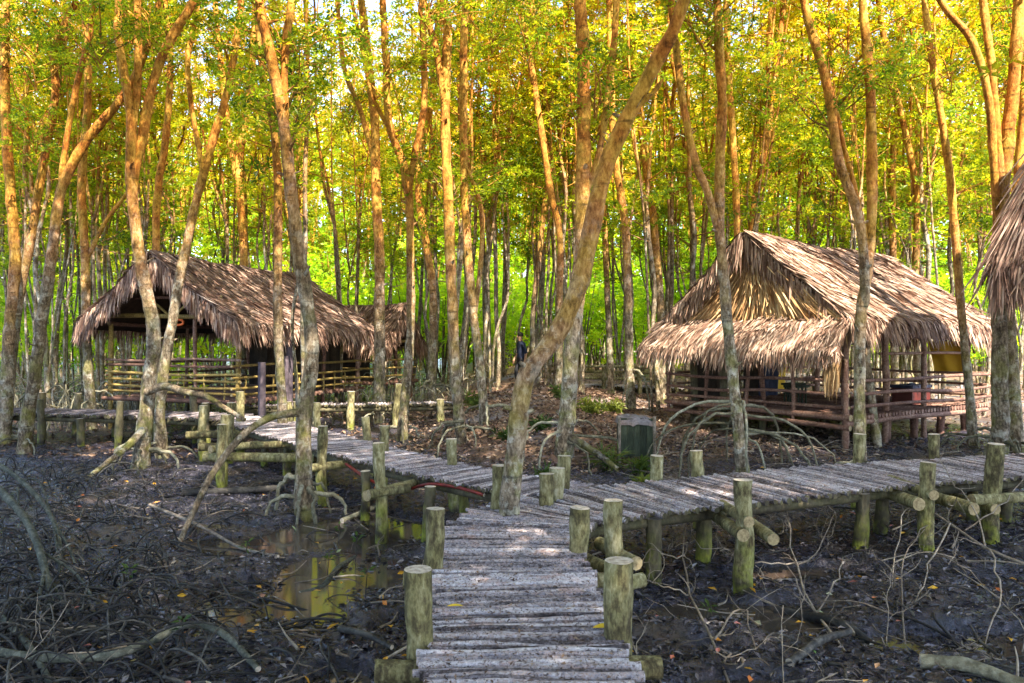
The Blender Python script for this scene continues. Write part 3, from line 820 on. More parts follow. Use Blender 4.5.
# ---- small hut far behind
sf = Frame((-4.0, 24.4), math.radians(154), left=False); L, W = 3.6, 2.3
c = sf(L / 2, W / 2, 0)
hs = empty("thatched_hut", (c[0], c[1], .3), "small distant thatched hut peeking out behind the dark open hut", "hut")
roof(hs, sf, L, W, 3.35, 3.3, 2.05, 2.05, M["thatch_dry"], front=.15, hip=.2, rows=13, per=120, length=.6, rb=-.05)
for u, w in ((.25, .25), (.25, W - .25), (L - .3, .25), (L - .3, W - .25), (.25, W * .5)):
    b = sf(u, w, 0); pole(hs, (b[0], b[1], H(b[0], b[1]) - .2), (b[0], b[1], 2.3), .06, "redwood", "post")
mb = MB()
for i in range(22):
    u = .1 + (L - .2) * i / 21
    tube(mb, [sf(u, .1, .85), sf(u, W - .1, .85)], .06, 6, 0, 0, random.random())
mb.build("slat_floor", M["redwood"], hs)
for z_ in (1.05, 1.3, 1.55):
    pole(hs, sf(.15, .15, z_), sf(.15, W - .15, z_), .03, "bamboo", "rail"); pole(hs, sf(.15, .15, z_), sf(L - .2, .15, z_), .03, "bamboo", "rail")
mb = MB()
for i in range(24):
    b = sf(L * .55, .2 + (W - .4) * i / 23, 1.7); box(mb, b, .03, .085, 1.7, math.radians(154), 0, random.random())
mb.build("dark_plank_panel", M["darkwall"], hs)
mb = MB(); tube(mb, [sf(.1, .2, 2.15), sf(.1, W - .2, 2.15)], .05, 7); mb.build("tie_beam", M["bamboo"], hs)

# ---- hut whose eave corner hangs in at the right edge
ef = Frame((7.15, 11.75), math.radians(-40)); L, W = 5.0, 4.2
c = ef(L / 2, W / 2, 0)
he = empty("thatched_hut", (c[0], c[1], .2), "near thatched hut cut off by the frame edge, only its shaggy eave corner showing", "hut")
mb = MB(); mt = MB(); hz = 7.7
cs = [ef(0, 0, 3.45), ef(L, 0, 3.45), ef(L, W, 3.45), ef(0, W, 3.45)]
ra, rb_ = ef(1.75, W / 2, hz), ef(L - 1.75, W / 2, hz)
pats = [patch(ra, rb_, cs[0], cs[1], .05, -.5), patch(rb_, ra, cs[2], cs[3], .05, -.5), patch(ra, ra + [0, .02, 0], cs[3], cs[0], 0, -.5), patch(rb_, rb_ + [0, .02, 0], cs[1], cs[2], 0, -.5)]
for f in pats: slab(mb, f)
o = mb.build("roof", M["under"], he); o["_o"] = list(he.location)
for f in pats:
    thatch(mt, f, 24, 330, .62, over=.03, droop=.8, rb=-.05, lift=.10)
    thatch(mt, f, 3, 420, .5, tspan=(.85, .99), over=.03, droop=.9, rb=-.1)
thatch(mt, pats[0], 40, 40, .7, sspan=(-.01, .05), lift=.1, rb=-.1); thatch(mt, pats[2], 40, 40, .7, sspan=(.93, 1.01), lift=.1, rb=-.1)
mt.build("thatch_leaves", M["thatch_old"], o)
for u, w in ((1.75, 1.0), (1.75, W - .6), (L - .8, .8), (L - .8, W - .8)):
    b = ef(u, w, 0); pole(he, (b[0], b[1], -.2), (b[0], b[1], 4.1), .08, "redwood", "post")
for z_ in (1.1, 1.4): pole(he, ef(1.75, 1.0, z_), ef(L - .8, 1.0, z_), .035, "redwood", "rail")
mb = MB()
for i in range(40):
    u = 1.7 + (L - 2.5) * i / 39; tube(mb, [ef(u, .9, .8), ef(u, W - .6, .8)], .05, 6, 0, 0, random.random())
mb.build("slat_floor", M["redwood"], he)


# ------------------------------------------------------------------ foliage
def rosettes(mb, C, AX, nl=7, L=(.10, .16), W=(.04, .058), mi=0, rnd=None, spread=.35):
    n = len(C)
    AX = AX / (np.linalg.norm(AX, axis=1)[:, None] + 1e-9)
    a = np.cross(AX, RNG.normal(size=(n, 3))); a /= np.linalg.norm(a, axis=1)[:, None] + 1e-9
    b = np.cross(AX, a)
    th = (np.arange(nl) / nl * 2 * np.pi)[None] + RNG.normal(0, .3, (n, nl)) + RNG.uniform(0, 6.3, (n, 1))
    d = np.cos(th)[..., None] * a[:, None] + np.sin(th)[..., None] * b[:, None] + AX[:, None] * RNG.normal(.35, spread, (n, nl))[..., None]
    d /= np.linalg.norm(d, axis=2)[..., None]
    s = np.cross(d, AX[:, None] + RNG.normal(0, .35, (n, nl, 3))); s /= np.linalg.norm(s, axis=2)[..., None] + 1e-9
    up = np.cross(s, d)
    ll = RNG.uniform(*L, (n, nl))[..., None]; ww = RNG.uniform(*W, (n, nl))[..., None]
    c = C[:, None] + d * .015
    v = np.stack([c, c + d * ll * .45 + s * ww * .5 + up * ww * .12, c + d * ll - up * ll * .12, c + d * ll * .45 - s * ww * .5 + up * ww * .12], 2)
    m = n * nl
    rr = np.full(n, .5) if rnd is None else rnd
    rr = np.clip(rr[:, None] + RNG.normal(0, .10, (n, nl)), 0, 1)
    mb.add(v.reshape(-1, 3), np.arange(m * 4).reshape(m, 4), mi, np.repeat(rr.reshape(-1), 4), False)


def spray(mb, tips, per, rad, mi=0, hue=(.5, .2), zhue=None, **k):
    """rosettes clustered round branch tips; sub-clusters leave gaps"""
    C, R = [], []
    for t in tips:
        h = min(1, max(0, random.gauss(*hue)))
        if zhue: h = min(1, max(0, h + zhue[2] * ((t[2] - zhue[0]) / (zhue[1] - zhue[0]) - .5)))
        q = t + RNG.normal(0, 1, (per, 3)) * np.array([rad, rad, rad * .45])
        C.append(q); R.append(np.clip(h + RNG.normal(0, .09, per), 0, 1))
    C = np.concatenate(C); R = np.concatenate(R)
    AX = RNG.normal(0, .45, (len(C), 3)) + [0, 0, .8]
    rosettes(mb, C, AX, mi=mi, rnd=R, **k)


def twig_to(mb, a, b, r0, r1, mi=0, k=5, wob=.06):
    a, b = np.asarray(a, float), np.asarray(b, float); L = np.linalg.norm(b - a)
    m = (a + b) / 2 + RNG.normal(0, wob * L, 3)
    tube(mb, catmull([a, m, b], 6), [r0, r1], k, mi, None, .5)


def crown_mesh(seed, ntips, rad, height, per, r, leaf, hue, zhue=None, name="crown"):
    """crown hung about its origin: twigs fanning out of the trunk axis, leaf rosettes at their ends"""
    mb = MB(); tips = []
    for i in range(ntips):
        z0 = U(-height * .5, height * .42); an = U(0, 2 * math.pi); ro = rad * math.sqrt(U(.05, 1)) * (1 - .45 * abs(z0 / height * 1.6))
        t = np.array([math.cos(an) * ro, math.sin(an) * ro, z0 + U(.1, .7)])
        twig_to(mb, (0, 0, z0 - ro * .35), t, .020, .006, 1)
        tips.append(t)
        for _ in range(3):
            q = t + RNG.normal(0, .38, 3) * [1, 1, .7]; twig_to(mb, t * [.85, .85, 1] + [0, 0, -.05], q, .008, .004, 1, 4); tips.append(q)
    spray(mb, tips, per, r, 0, hue, zhue, L=(.075, .12), W=(.030, .044))
    return mb.mesh(name, [leaf, M["bark"]])


CROWNS = [crown_mesh(i, 34, 1.7, 4.6, 7, .21, M["leaf_top"], (.52, .22)) for i in range(5)]
SPRAYS = [crown_mesh(20 + i, 9, .9, 1.3, 6, .16, M["leaf_top"], (.34, .2)) for i in range(3)]


def child_mesh(name, me, parent, loc, rz=0, sc=1.0):
    o = bpy.data.objects.new(name, me); COL.objects.link(o); o.parent = parent
    o.location = [float(a) for a in loc]; o.rotation_euler = (0, 0, rz); o.scale = (sc, sc, sc)
    return o


def root_path(a, b, out=.75, n=12):
    a, b = np.asarray(a, float), np.asarray(b, float)
    t = np.linspace(0, 1, n)[:, None]
    h = np.sin(t * np.pi / 2) ** out
    p = a * (1 - h) + b * h
    p[:, 2] = a[2] + (b[2] - a[2]) * (t[:, 0] ** 2.0) + .04 * np.sin(t[:, 0] * np.pi)
    return p + RNG.normal(0, .012, p.shape)


def tree(label, y, limbs, w, roots=0, rspan=.9, rh=.9, crowns=None, lean=0.0, ext=3.2, zb=None, sprays=0, k=11, name="mangrove_tree", extra_roots=(), group=None, cz=1.0, up0=.62):
    """limbs: pixel outlines at distance y (first: the trunk from the ground up); w: width in pixels at foot and at the top of each limb"""
    b0 = px(*limbs[0][0], y); bz = H(b0[0], y) if zb is None else zb
    base = np.array([b0[0], y, bz])
    root = empty(name, base, label, "tree", group)
    mb = MB(); tops = []; tr0 = []
    w = [q * .78 for q in w]
    r0, r1 = w[0] * y / F / 2, w[1] * y / F / 2
    seed = int(abs(limbs[0][0][0]) * 7)
    for i, lb in enumerate(limbs):
        P = [px(u, v, y) for u, v in lb]
        zt = max(p[2] for p in P) - bz
        if i == 0:
            P[0] = np.array([P[0][0], y, bz - .15])
        for p in P: p[1] += lean * (p[2] - bz) + .10 * math.sin(p[2] * .9 + seed + i)
        if i and len(tr0):
            j = int(np.argmin(np.linalg.norm(tr0 - P[0], axis=1))); P = [tr0[max(0, j - 7)]] + [tr0[max(0, j - 3)] * .6 + P[0] * .4] + P[1:]
        up = (P[-1] - P[-2]) / np.linalg.norm(P[-1] - P[-2])
        wide = w[1] if i == 0 else (w[1 + i] if len(w) > 1 + i else w[1] * .8)
        ra = (r0 if i == 0 else wide * 1.12 * y / F / 2); rb = wide * y / F / 2
        if lb[-1][1] < 40 and ext > 0:
            e = np.array([up[0] * .5, U(-.1, .1), .85]); e /= np.linalg.norm(e)
            P += [P[-1] + e * ext * .5, P[-1] + e * ext + RNG.normal(0, .2, 3)]
            rad = [ra * (1.25 if i == 0 else 1)] + [ra + (rb - ra) * q for q in (.15, .3, .45, .6, .8, 1)] + [rb * .8, rb * .45]
        else:
            rad = [ra * (1.25 if i == 0 else 1)] + [ra + (rb - ra) * q for q in (.2, .4, .6, .8, 1)] + ([rb * .3] if i else [rb * .8])
        tops.append(P[-1])
        if i: rad = [ra * .45] + rad
        cp = catmull(P, max(30, int((P[-1][2] - P[0][2]) * 9)))
        if i == 0: tr0 = cp
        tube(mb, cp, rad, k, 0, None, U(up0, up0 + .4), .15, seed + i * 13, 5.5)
        for q in range(7):                                                   # stubs and knots
            j = random.randrange(1, max(2, len(P) - 1)); t = random.random(); c0 = P[j - 1] * (1 - t) + P[j] * t
            an = U(0, 6.3); d = np.array([math.cos(an), math.sin(an), U(.1, .9)])
            tube(mb, [c0, c0 + d * rb * 1.3, c0 + d * (rb * 1.3 + U(.02, .12))], [rb * .5, rb * .35, rb * .2], 6, 0, None, .5)
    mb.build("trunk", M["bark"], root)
    for i in range(roots):
        an = i / roots * 6.283 + U(-.3, .3); d = rspan * U(.55, 1.15)
        a = base + [math.cos(an) * r0 * .5, math.sin(an) * r0 * .5, rh * U(.45, 1.1)]
        e = base + [math.cos(an) * d, math.sin(an) * d, 0]; e[2] = H(e[0], e[1]) - .1
        m2 = MB(); rr = U(.016, .030) * (1 if rspan > 1.2 else 1.25)
        tube(m2, root_path(a, e), [rr, rr * .8, rr * .6], 7, 0, None, random.random(), .12, i)
        m2.build("prop_root", M["root"], root)
    for pts, ra, rb in extra_roots:
        m2 = MB(); tube(m2, catmull(pts, 26), [ra, (ra + rb) / 2, rb], 9, 0, None, .7, .14, 5, 7); m2.build("prop_root", M["bark"], root)
    for i, t in enumerate(tops):
        if i not in (crowns or (0, 1)): continue
        child_mesh("crown", CROWNS[(seed + i) % 5], root, t - base + [0, 0, cz], U(0, 6.3), U(.85, 1.15))
    for i in range(sprays):
        lb = limbs[i % len(limbs)]; j = random.randrange(len(lb) - 2, len(lb)); u, v = lb[j]
        p = px(u + U(-35, 35), v + U(-10, 60), y) + [0, U(-.8, .8), 0]
        tr = px(u, v + 12, y)
        m2 = MB(); twig_to(m2, tr - base, p - base - [0, 0, .3], .016, .008); br = m2.build("branch", M["bark"], root, (0, 0, 0))
        child_mesh("foliage", SPRAYS[i % 3], br, p - base, U(0, 6.3), U(.7, 1.1))
    return root


tree("pale leaning tree bowed over the walkway fork between the cut posts", 7.55,
     [[(505, 560), (509, 505), (515, 452), (525, 380), (553, 338), (578, 288), (589, 238), (607, 162), (632, 109), (657, 60), (682, 0)], [(634, 106), (650, 98), (660, 84)]], [26, 19, 6], crowns=(0,), ext=4.5, lean=-.04, up0=.95)  # high up0 paints the lit orange glow further down this trunk
tree("massive upright mottled trunk directly behind the leaning tree", 13.2,
     [[(564, 458), (567, 420), (572, 336), (581, 255), (583, 180), (584, 100), (583, 35), (580, 0)], [(583, 190), (600, 150), (612, 60), (616, 0)]], [22, 16, 8], roots=5, rspan=1.1, rh=.5, sprays=1,
     extra_roots=[([px(567, 436, 13.2), px(585, 446, 12.9), px(603, 458, 12.6), px(618, 470, 12.4)], .08, .04)])
tree("tall reddish trunk with a knot hole standing through the walkway bend", 10.4,
     [[(306, 512), (304, 470), (303, 420), (310, 350), (305, 300), (297, 250), (291, 185), (284, 115), (270, 45), (261, 0)], [(286, 130), (286, 80), (287, 40), (291, 0)]], [21, 13, 9], roots=7, rspan=.55, rh=.5, sprays=2,
     extra_roots=[([px(300, 412, 10.4), px(268, 418, 10.3), px(238, 440, 10.1), px(210, 478, 9.9), px(192, 515, 9.6), px(178, 545, 9.2)], .055, .03)])
tree("thick three-limbed trunk beside the open gable with a snaking root", 13.9,
     [[(140, 470), (143, 430), (147, 380), (151, 330), (143, 280), (137, 230), (133, 175), (133, 120), (118, 40), (116, 0)], [(134, 130), (136, 70), (135, 0)], [(137, 170), (143, 120), (152, 75), (170, 35), (193, 0)], [(131, 125), (124, 90), (116, 60)]],
     [20, 10, 9, 11, 5], roots=5, rspan=.8, rh=.4, sprays=2, crowns=(0, 1, 2),
     extra_roots=[([px(147, 392, 13.8), px(165, 386, 13.6), px(185, 392, 13.4), px(205, 396, 13.3), px(225, 408, 13.2), px(245, 420, 13.1)], .075, .03), ([px(143, 430, 13.8), px(128, 446, 13.4), px(108, 462, 13.0), px(85, 480, 12.6)], .07, .03)])
tree("slanting grey trunk crossing in front of the open gable", 15.2,
     [[(162, 455), (161, 417), (166, 370), (172, 336), (178, 290), (187, 238), (193, 205), (211, 140), (228, 88), (238, 40), (243, 0)], [(205, 160), (193, 110), (190, 60), (200, 0)]], [14, 9, 6], roots=3, rspan=.6, rh=.3, sprays=2)
tree("slender upright lichen-grey trunk before the dark roof slope", 15.4,
     [[(285, 440), (283, 400), (279, 325), (277, 240), (276, 169), (271, 112), (263, 70), (258, 0)]], [13, 8], sprays=2)
tree("leaning trunk rising from the dark cross walkway", 15.6,
     [[(20, 452), (27, 410), (36, 370), (46, 311), (55, 250), (61, 190), (84, 140), (115, 102), (140, 60), (160, 0)], [(61, 195), (62, 150), (75, 90), (90, 40), (96, 0)]], [16, 9, 7], roots=3, rspan=.6, rh=.3, sprays=1)
tree("trunk of wavering outline at the dark walkway's far end", 17.5,
     [[(6, 425), (14, 325), (25, 255), (34, 210), (46, 158), (58, 95), (56, 53), (70, 10), (74, 0)]], [12, 8], roots=2, rspan=.6, rh=.3, sprays=2)
tree("dark straight trunk at the very edge beyond the dark walkway", 17.0, [[(6, 430), (9, 330), (12, 260), (10, 200), (8, 105), (5, 0)]], [15, 10], roots=2, rspan=.6, rh=.3, sprays=2)
tree("mossy trunk between the dark hut and the thin footway", 20.0, [[(378, 402), (379, 370), (380, 300), (380, 250), (376, 190), (374, 120), (368, 60), (362, 0)], [(375, 160), (360, 110), (345, 70), (338, 0)]], [15, 10, 6], roots=5, rspan=.6, rh=.35, sprays=1)
tree("trunk forking into a wide Y behind the tall cut post", 16.6,
     [[(402, 446), (405, 400), (410, 330), (410, 260), (408, 182), (390, 125), (386, 60), (382, 0)], [(408, 186), (416, 151), (424, 105), (423, 50), (421, 0)], [(391, 130), (372, 95), (362, 50), (352, 0)]], [12, 9, 8, 5], roots=4, rspan=.6, rh=.4, sprays=2)
tree("stout flared trunk behind the left branch walkway", 14.8,
     [[(466, 462), (460, 430), (455, 370), (452, 290), (449, 211), (446, 150), (445, 105), (447, 35), (444, 0)], [(446, 110), (437, 55), (428, 20), (424, 0)]], [15, 11, 8], roots=6, rspan=.8, rh=.45, sprays=1)
tree("rough brown trunk close behind the flared one", 16.4, [[(486, 448), (480, 365), (473, 308), (466, 225), (464, 175), (463, 105), (464, 50), (466, 0)], [(474, 310), (480, 270), (482, 220), (476, 190), (466, 165)]], [11, 10, 6], roots=4, rspan=.6, rh=.4, sprays=2, crowns=(0,))
tree("pinkish trunk behind the thin footway", 21.5, [[(431, 402), (432, 360), (433, 290), (425, 235), (418, 180), (432, 90), (440, 0)]], [11, 7], roots=3, rspan=.6)
tree("slim trunk slanting up behind the leaning tree", 19.5, [[(560, 400), (559, 330), (560, 240), (551, 197), (541, 130), (531, 63), (523, 20), (519, 0)]], [9, 8], sprays=2)
tree("crooked slim trunk near the walking person", 22.0, [[(536, 398), (533, 325), (537, 275), (543, 220), (548, 170), (551, 90), (545, 0)]], [8, 6], sprays=1)
tree("trunk ringed by stilt roots before the sunlit gable", 12.7,
     [[(742, 468), (738, 440), (733, 390), (729, 343), (725, 280), (721, 225), (721, 165), (722, 105), (718, 50), (715, 0)], [(720, 228), (707, 190), (696, 165), (684, 116), (676, 60), (670, 0)]], [15, 12, 9], roots=16, rspan=1.45, rh=1.15, sprays=2)
tree("forked pale trunk at the corner of the skirt roof", 12.5,
     [[(858, 470), (860, 430), (863, 325), (869, 275), (872, 215), (870, 160), (868, 105), (864, 40), (862, 0)], [(868, 285), (857, 220), (837, 165), (827, 91), (815, 40), (806, 0)], [(860, 232), (853, 190), (842, 140), (834, 85)]], [15, 11, 11, 6], roots=4, rspan=.5, rh=.35, sprays=1, crowns=(0, 1))
tree("thin whitish curving trunk at the open end of the sunlit hut", 15.3,
     [[(971, 452), (969, 400), (965, 325), (957, 235), (949, 175), (938, 116), (930, 60), (925, 0)]], [11, 8], roots=6, rspan=.7, rh=.4, sprays=2)
tree("thick dark knotted trunk below the shaggy eave corner", 14.2,
     [[(996, 458), (997, 400), (999, 325), (1003, 230), (1008, 151), (1012, 70), (1016, 0)], [(1003, 245), (992, 160), (985, 98), (969, 42), (940, 0)], [(994, 170), (991, 70), (986, 0)]], [20, 14, 9, 9], roots=5, rspan=.6, rh=.35, sprays=1)
tree("pale blotched trunk beside the knotted one under the eave", 14.8, [[(1015, 455), (1014, 380), (1013, 304), (1016, 220), (1020, 120), (1030, 0)]], [14, 11], roots=4, rspan=.6, rh=.35, sprays=1)
tree("orange-toned trunk rising over the sunlit ridge", 19.8, [[(736, 420), (737, 320), (736, 225), (733, 140), (729, 60), (726, 0)]], [9, 8], sprays=1)
tree("knotty trunk between the earth bank and the sunlit hut", 19.5, [[(631, 402), (630, 360), (628, 290), (624, 220), (616, 170), (612, 105), (610, 18), (609, 0)]], [11, 8], roots=3, rspan=.5, sprays=2)
tree("slim trunk by the distant log rails", 23.0, [[(611, 390), (608, 300), (604, 220), (600, 140), (607, 60), (612, 0)]], [8, 6])
tree("bent trunk over the shady end of the sunlit roof", 22.0, [[(662, 400), (660, 300), (653, 215), (645, 158), (638, 105), (632, 50), (632, 0)]], [11, 9], sprays=2)
tree("wide-armed trunk far behind the sunlit ridge", 21.0, [[(752, 400), (753, 300), (752, 220), (764, 150), (775, 80), (785, 0)], [(760, 170), (772, 120), (769, 60), (771, 0)]], [9, 7, 6], sprays=2)
tree("straight trunk behind the sunlit roof slope", 22.5, [[(897, 400), (893, 250), (894, 160), (899, 70), (896, 0)]], [9, 7], sprays=1)
tree("slim trunk in the gap before the shaggy eave", 21.0, [[(918, 400), (917, 300), (916, 200), (905, 140), (890, 60), (880, 0)]], [9, 7], sprays=1)
tree("grey trunk behind the open gable", 20.0, [[(158, 410), (158, 218), (165, 140), (169, 60), (166, 0)]], [10, 7], sprays=2)
tree("two-stemmed trunk behind the dark roof ridge", 24.5, [[(243, 400), (243, 250), (240, 170), (250, 80), (256, 0)], [(241, 200), (228, 130), (220, 60), (216, 0)]], [11, 8, 7], sprays=2)
tree("trunk with low side limb left of the open gable", 19.0, [[(92, 415), (88, 330), (84, 260), (80, 180), (90, 90), (84, 0)], [(84, 255), (105, 220), (128, 190), (150, 140)]], [12, 8, 5], roots=4, rspan=.7, sprays=1, crowns=(0,))

# -------- unseen trees added beside and behind the viewer to shade walkways, mud and trunks
random.seed(3)
sites = [(-5.0, -2.0), (4.0, -3.5), (-1.5, -5.5), (2.2, -8.0), (-7.5, -6), (8.5, 3.6), (-7.8, 4.2), (5.5, -8), (-4.2, -9.5), (1.9, -2.2), (-2.6, -.8), (5.6, .8), (-6.2, 1.2), (10.5, -4), (11.5, 1.0), (9.0, -8), (-5.4, 5.0), (-7.2, 7.6), (6.4, 6.6), (-10.5, 9.5), (-3.6, 2.4), (3.2, 1.4), (-6.3, 6.3)]
for i, (x, y) in enumerate(sites):
    root = empty("mangrove_tree", (x, y, 0), "unseen shade tree added beside or behind the viewer, outside the picture", "tree", "shade trees around the viewer")
    ln_ = .19 if (x, y) == (-6.3, 6.3) else 0  # leaning tree added so its crowns keep sun off the left trunks
    mb = MB(); tube(mb, catmull([(0, 0, -.2), (U(-.2, .2), U(-.2, .2), 3), (U(-.4, .4) + ln_ * 3, U(-.4, .4), 7), (U(-.6, .6) + ln_ * 17, U(-.6, .6), 15)], 30), [.14, .11, .08, .04], 9, 0, None, .5, .12, i)
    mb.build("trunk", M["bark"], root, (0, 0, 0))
    lx_, ly_ = (.34, -.06) if (x, y) == (-6.3, 6.3) else (0, 0)
    for zz, sc in ((7.6, 1.3), (9.8, 1.5), (12.2, 1.5), (14.8, 1.4))[2 if lx_ else 0:]: child_mesh("crown", CROWNS[(i + int(zz)) % 5], root, (U(-.8, .8) + lx_ * (zz - 5), U(-.8, .8) + ly_ * (zz - 5), zz), U(0, 6.3), sc)


# ------------------------------------------------------------------ the stand behind (copies of a few trees)
def proto_tree(kind):
    hgt_ = U(12.5, 15.5); tm = MB(); cm = MB(); tips = []
    def limb(p0, p1, r0, r1, wob):
        n = 5; P = [p0 + (p1 - p0) * i / n for i in range(n + 1)]
        P = [p + (RNG.normal(0, wob, 3) * [1, 1, .2] if 0 < i < n else 0) for i, p in enumerate(P)]
        pts = catmull(P, int(max(10, np.linalg.norm(p1 - p0) * 3.2)))
        tube(tm, pts, [r0, r1], 7, 0, None, U(0, .22), .12, kind * 5 + len(tips), 4)
        return pts
    runs = []
    for st_ in range((1, 3, 2, 4, 2, 3, 2, 3, 2)[kind % 9]):
        base = np.array([U(-.65, .65), U(-.65, .65), -.2]) if st_ else np.array([0., 0, -.2]); r = U(.030, .055) * (1.5 if st_ == 0 else 1)
        if (kind + st_) % 3 == 0:
            runs.append(limb(base, base + np.array([U(-.9, .9), U(-.9, .9), hgt_ * U(.8, 1)]), r, .02, .10))
        else:
            fz = U(2.0, 7.0); f = base + np.array([U(-.5, .5), U(-.4, .4), fz])
            runs.append(limb(base, f, r, r * .85, .06))
            for j in range(2):
                an = U(0, 6.3); e = f + np.array([math.cos(an) * U(.6, 1.5), math.sin(an) * U(.6, 1.5), (hgt_ - fz) * U(.75, 1)])
                runs.append(limb(f - [0, 0, .15], e, r * .78, .018, .12))
    pk = min(1, 2.8 / len(runs))
    for pts in runs:
        for p in pts:
            if p[2] < 4.0 or random.random() > pk * (.34 + .62 * (p[2] - 3) / 9): continue
            an = U(0, 6.3); ln = U(.5, 1.7)
            t = p + np.array([math.cos(an) * ln, math.sin(an) * ln, U(.1, .9)])
            tube(tm, catmull([p, (p + t) / 2 + [0, 0, -.08], t], 5), [.022, .007], 4, 0, None, .5); tips.append(t)
            for _ in range(2): tips.append(t + RNG.normal(0, .4, 3))
            if random.random() < .5: tips.append((p + t) / 2 + RNG.normal(0, .25, 3))
    spray(cm, tips, 7, .24, 0, (.47, .16), (3.5, 12.5, .66))
    return tm.mesh("trunk", M["bark"]), cm.mesh("crown", M["leaf_top"])


KIND = ["slender single-stemmed", "three-stemmed", "twin-stemmed", "many-stemmed", "twin-stemmed", "three-stemmed", "twin-stemmed", "three-stemmed", "twin-stemmed"]
PROT = [proto_tree(i) for i in range(9)]


def inside(fr, L, W, x, y, m=.7):
    d = np.array([x, y, 0]) - fr.N; u, w = d @ fr.a, d @ fr.g
    return -m < u < L + m and -m < w < W + m


spots = []
tries = 0
random.seed(77)
while len(spots) < 205 and tries < 60000:
    tries += 1
    y = 16 + (47 - 16) * random.random(); x = U(-.70, .70) * y
    if 30 < y < 39 or -.19 < x / y < -.1 and y < 24.5: continue
    if x / y > -.5 and y < 17 or -.18 < x / y < .2 and y < 20.5: continue
    if abs(x / y - .011) < .022 and y < 25: continue
    if inside(hf, 5.4, 4.55, x, y) or inside(rf, 5.5, 4.55, x, y) or inside(sf, 3.6, 2.3, x, y): continue
    if .3 < x < 8 and abs(y - (27.4 - .48 * (x - .8))) < .9: continue
    if -14 < x < -5 and y < 19.2: continue
    if any((x - a) ** 2 + (y - b) ** 2 < 1.05 for a, b in spots): continue
    spots.append((x, y))
for i, (x, y) in enumerate(spots):
    k = i % 9; tm, cm = PROT[k]
    zone = ("beyond the open dark hut" if x / y < -.18 else "between the two big huts" if x / y < .18 else "beyond the sunlit hut")
    dist = "front rows of the stand " if y < 30 else "middle of the stand " if y < 40 else "far depths of the stand "
    lab = f"{KIND[k]} tree in the {dist}{zone}"
    root = empty("mangrove_tree", (x, y, H(x, y)), lab, "tree", lab.replace(" tree in", " trees in"))
    root.rotation_euler = (U(-.05, .05), U(-.05, .05), U(0, 6.3)); s = U(.85, 1.2); root.scale = (s, s, s)
    for nm, me in (("trunk", tm), ("crown", cm)):
        o = bpy.data.objects.new(nm, me); COL.objects.link(o); o.parent = root

# saplings under the stand
SAP = []
for i in range(3):
    tm, cm = MB(), MB(); tips = []
    for j in range(5):
        e = np.array([U(-1, 1), U(-1, 1), U(1.8, 4.2)]); tube(tm, catmull([(0, 0, -.1), e * [.4, .4, .5], e], 8), [.03, .01], 5)
        for _ in range(9): tips.append(e * U(.55, 1.05) + RNG.normal(0, .4, 3))
    spray(cm, tips, 6, .24, 0, (.62, .18), None, L=(.12, .19), W=(.05, .075))
    SAP.append((tm.mesh("stem", M["bark"]), cm.mesh("foliage", M["leaf_low"])))
random.seed(5)
n = 0
while n < 74:
    y = U(25, 50) if n < 22 else U(34, 43); x = U(-.66, .66) * y
    if abs(x / y - .011) < .03 and y < 28 or inside(sf, 3.6, 2.3, x, y) or (.3 < x < 8 and y < 28.5): continue
    tm, cm = SAP[n % 3]
    zone = ("beyond the open dark hut" if x / y < -.18 else "between the two big huts" if x / y < .18 else "beyond the sunlit hut")
    root = empty("young_tree", (x, y, H(x, y)), "bright green sapling under the tall trees " + zone, "tree", "saplings " + zone)
    root.rotation_euler = (0, 0, U(0, 6.3)); s = U(.8, 1.3) if n < 22 else U(1.1, 2.1); root.scale = (s, s, s)
    for nm, me in (("stem", tm), ("foliage", cm)):
        o = bpy.data.objects.new(nm, me); COL.objects.link(o); o.parent = root
    n += 1

# far wood that reads as one mass
mb = MB(); random.seed(9)
tips = np.stack([RNG.uniform(-58, 58, 2700), RNG.uniform(50, 68, 2700), .2 + 17 * RNG.random(2700) ** 1.15], -1)
C = (tips[:, None] + RNG.normal(0, 1, (2700, 16, 3)) * [.9, .9, .5]).reshape(-1, 3)
hue = np.clip(np.repeat(.42 + .35 * tips[:, 2] / 18 + RNG.normal(0, .15, 2700), 16), 0, 1)
rosettes(mb, C, RNG.normal(0, .6, (len(C), 3)) + [0, -.5, .6], 4, (.35, .6), (.2, .3), 0, hue)
for i in range(170):
    x, y = U(-58, 58), U(48, 66); tube(mb, [(x, y, 0), (x + U(-.4, .4), y, 6), (x + U(-1, 1), y, 14)], [.13, .09, .05], 6, 1)
tag(mb.build("distant_forest", [M["leaf_low"], M["bark"]]), "far wood closing off the view behind the stand", kind="stuff")

# ------------------------------------------------------------------ roots, sticks, plants
random.seed(21)
mb = MB()
def arch(mb, x, y, span, h, r, m=0):
    an = U(0, 6.3); x2, y2 = x + math.cos(an) * span, y + math.sin(an) * span
    a = np.array([x, y, H(x, y) - .05]); b = np.array([x2, y2, H(x2, y2) - .05]); c = (a + b) / 2 + [U(-.1, .1), U(-.1, .1), h]
    tube(mb, catmull([a, a * .65 + c * .35 + [0, 0, h * .35], c, c * .35 + b * .65 + [0, 0, h * .35], b], 12), [r, r * .85, r * .7], 6, m, None, random.random(), .1, int(x * 9))
for i in range(330):
    y = U(18.6, 25) if i < 250 else U(19, 27); x = U(-.66, -.36) * y if i < 250 else U(-.34, -.05) * y
    if inside(hf, 5.4, 4.55, x, y, .1): continue
    arch(mb, x, y, U(.4, 1.5), U(.25, 1.0), U(.008, .024))
tag(mb.build("root_thicket", M["root"]), "tangled arching stilt roots on the forest floor round the dark hut", kind="stuff")
mb = MB()
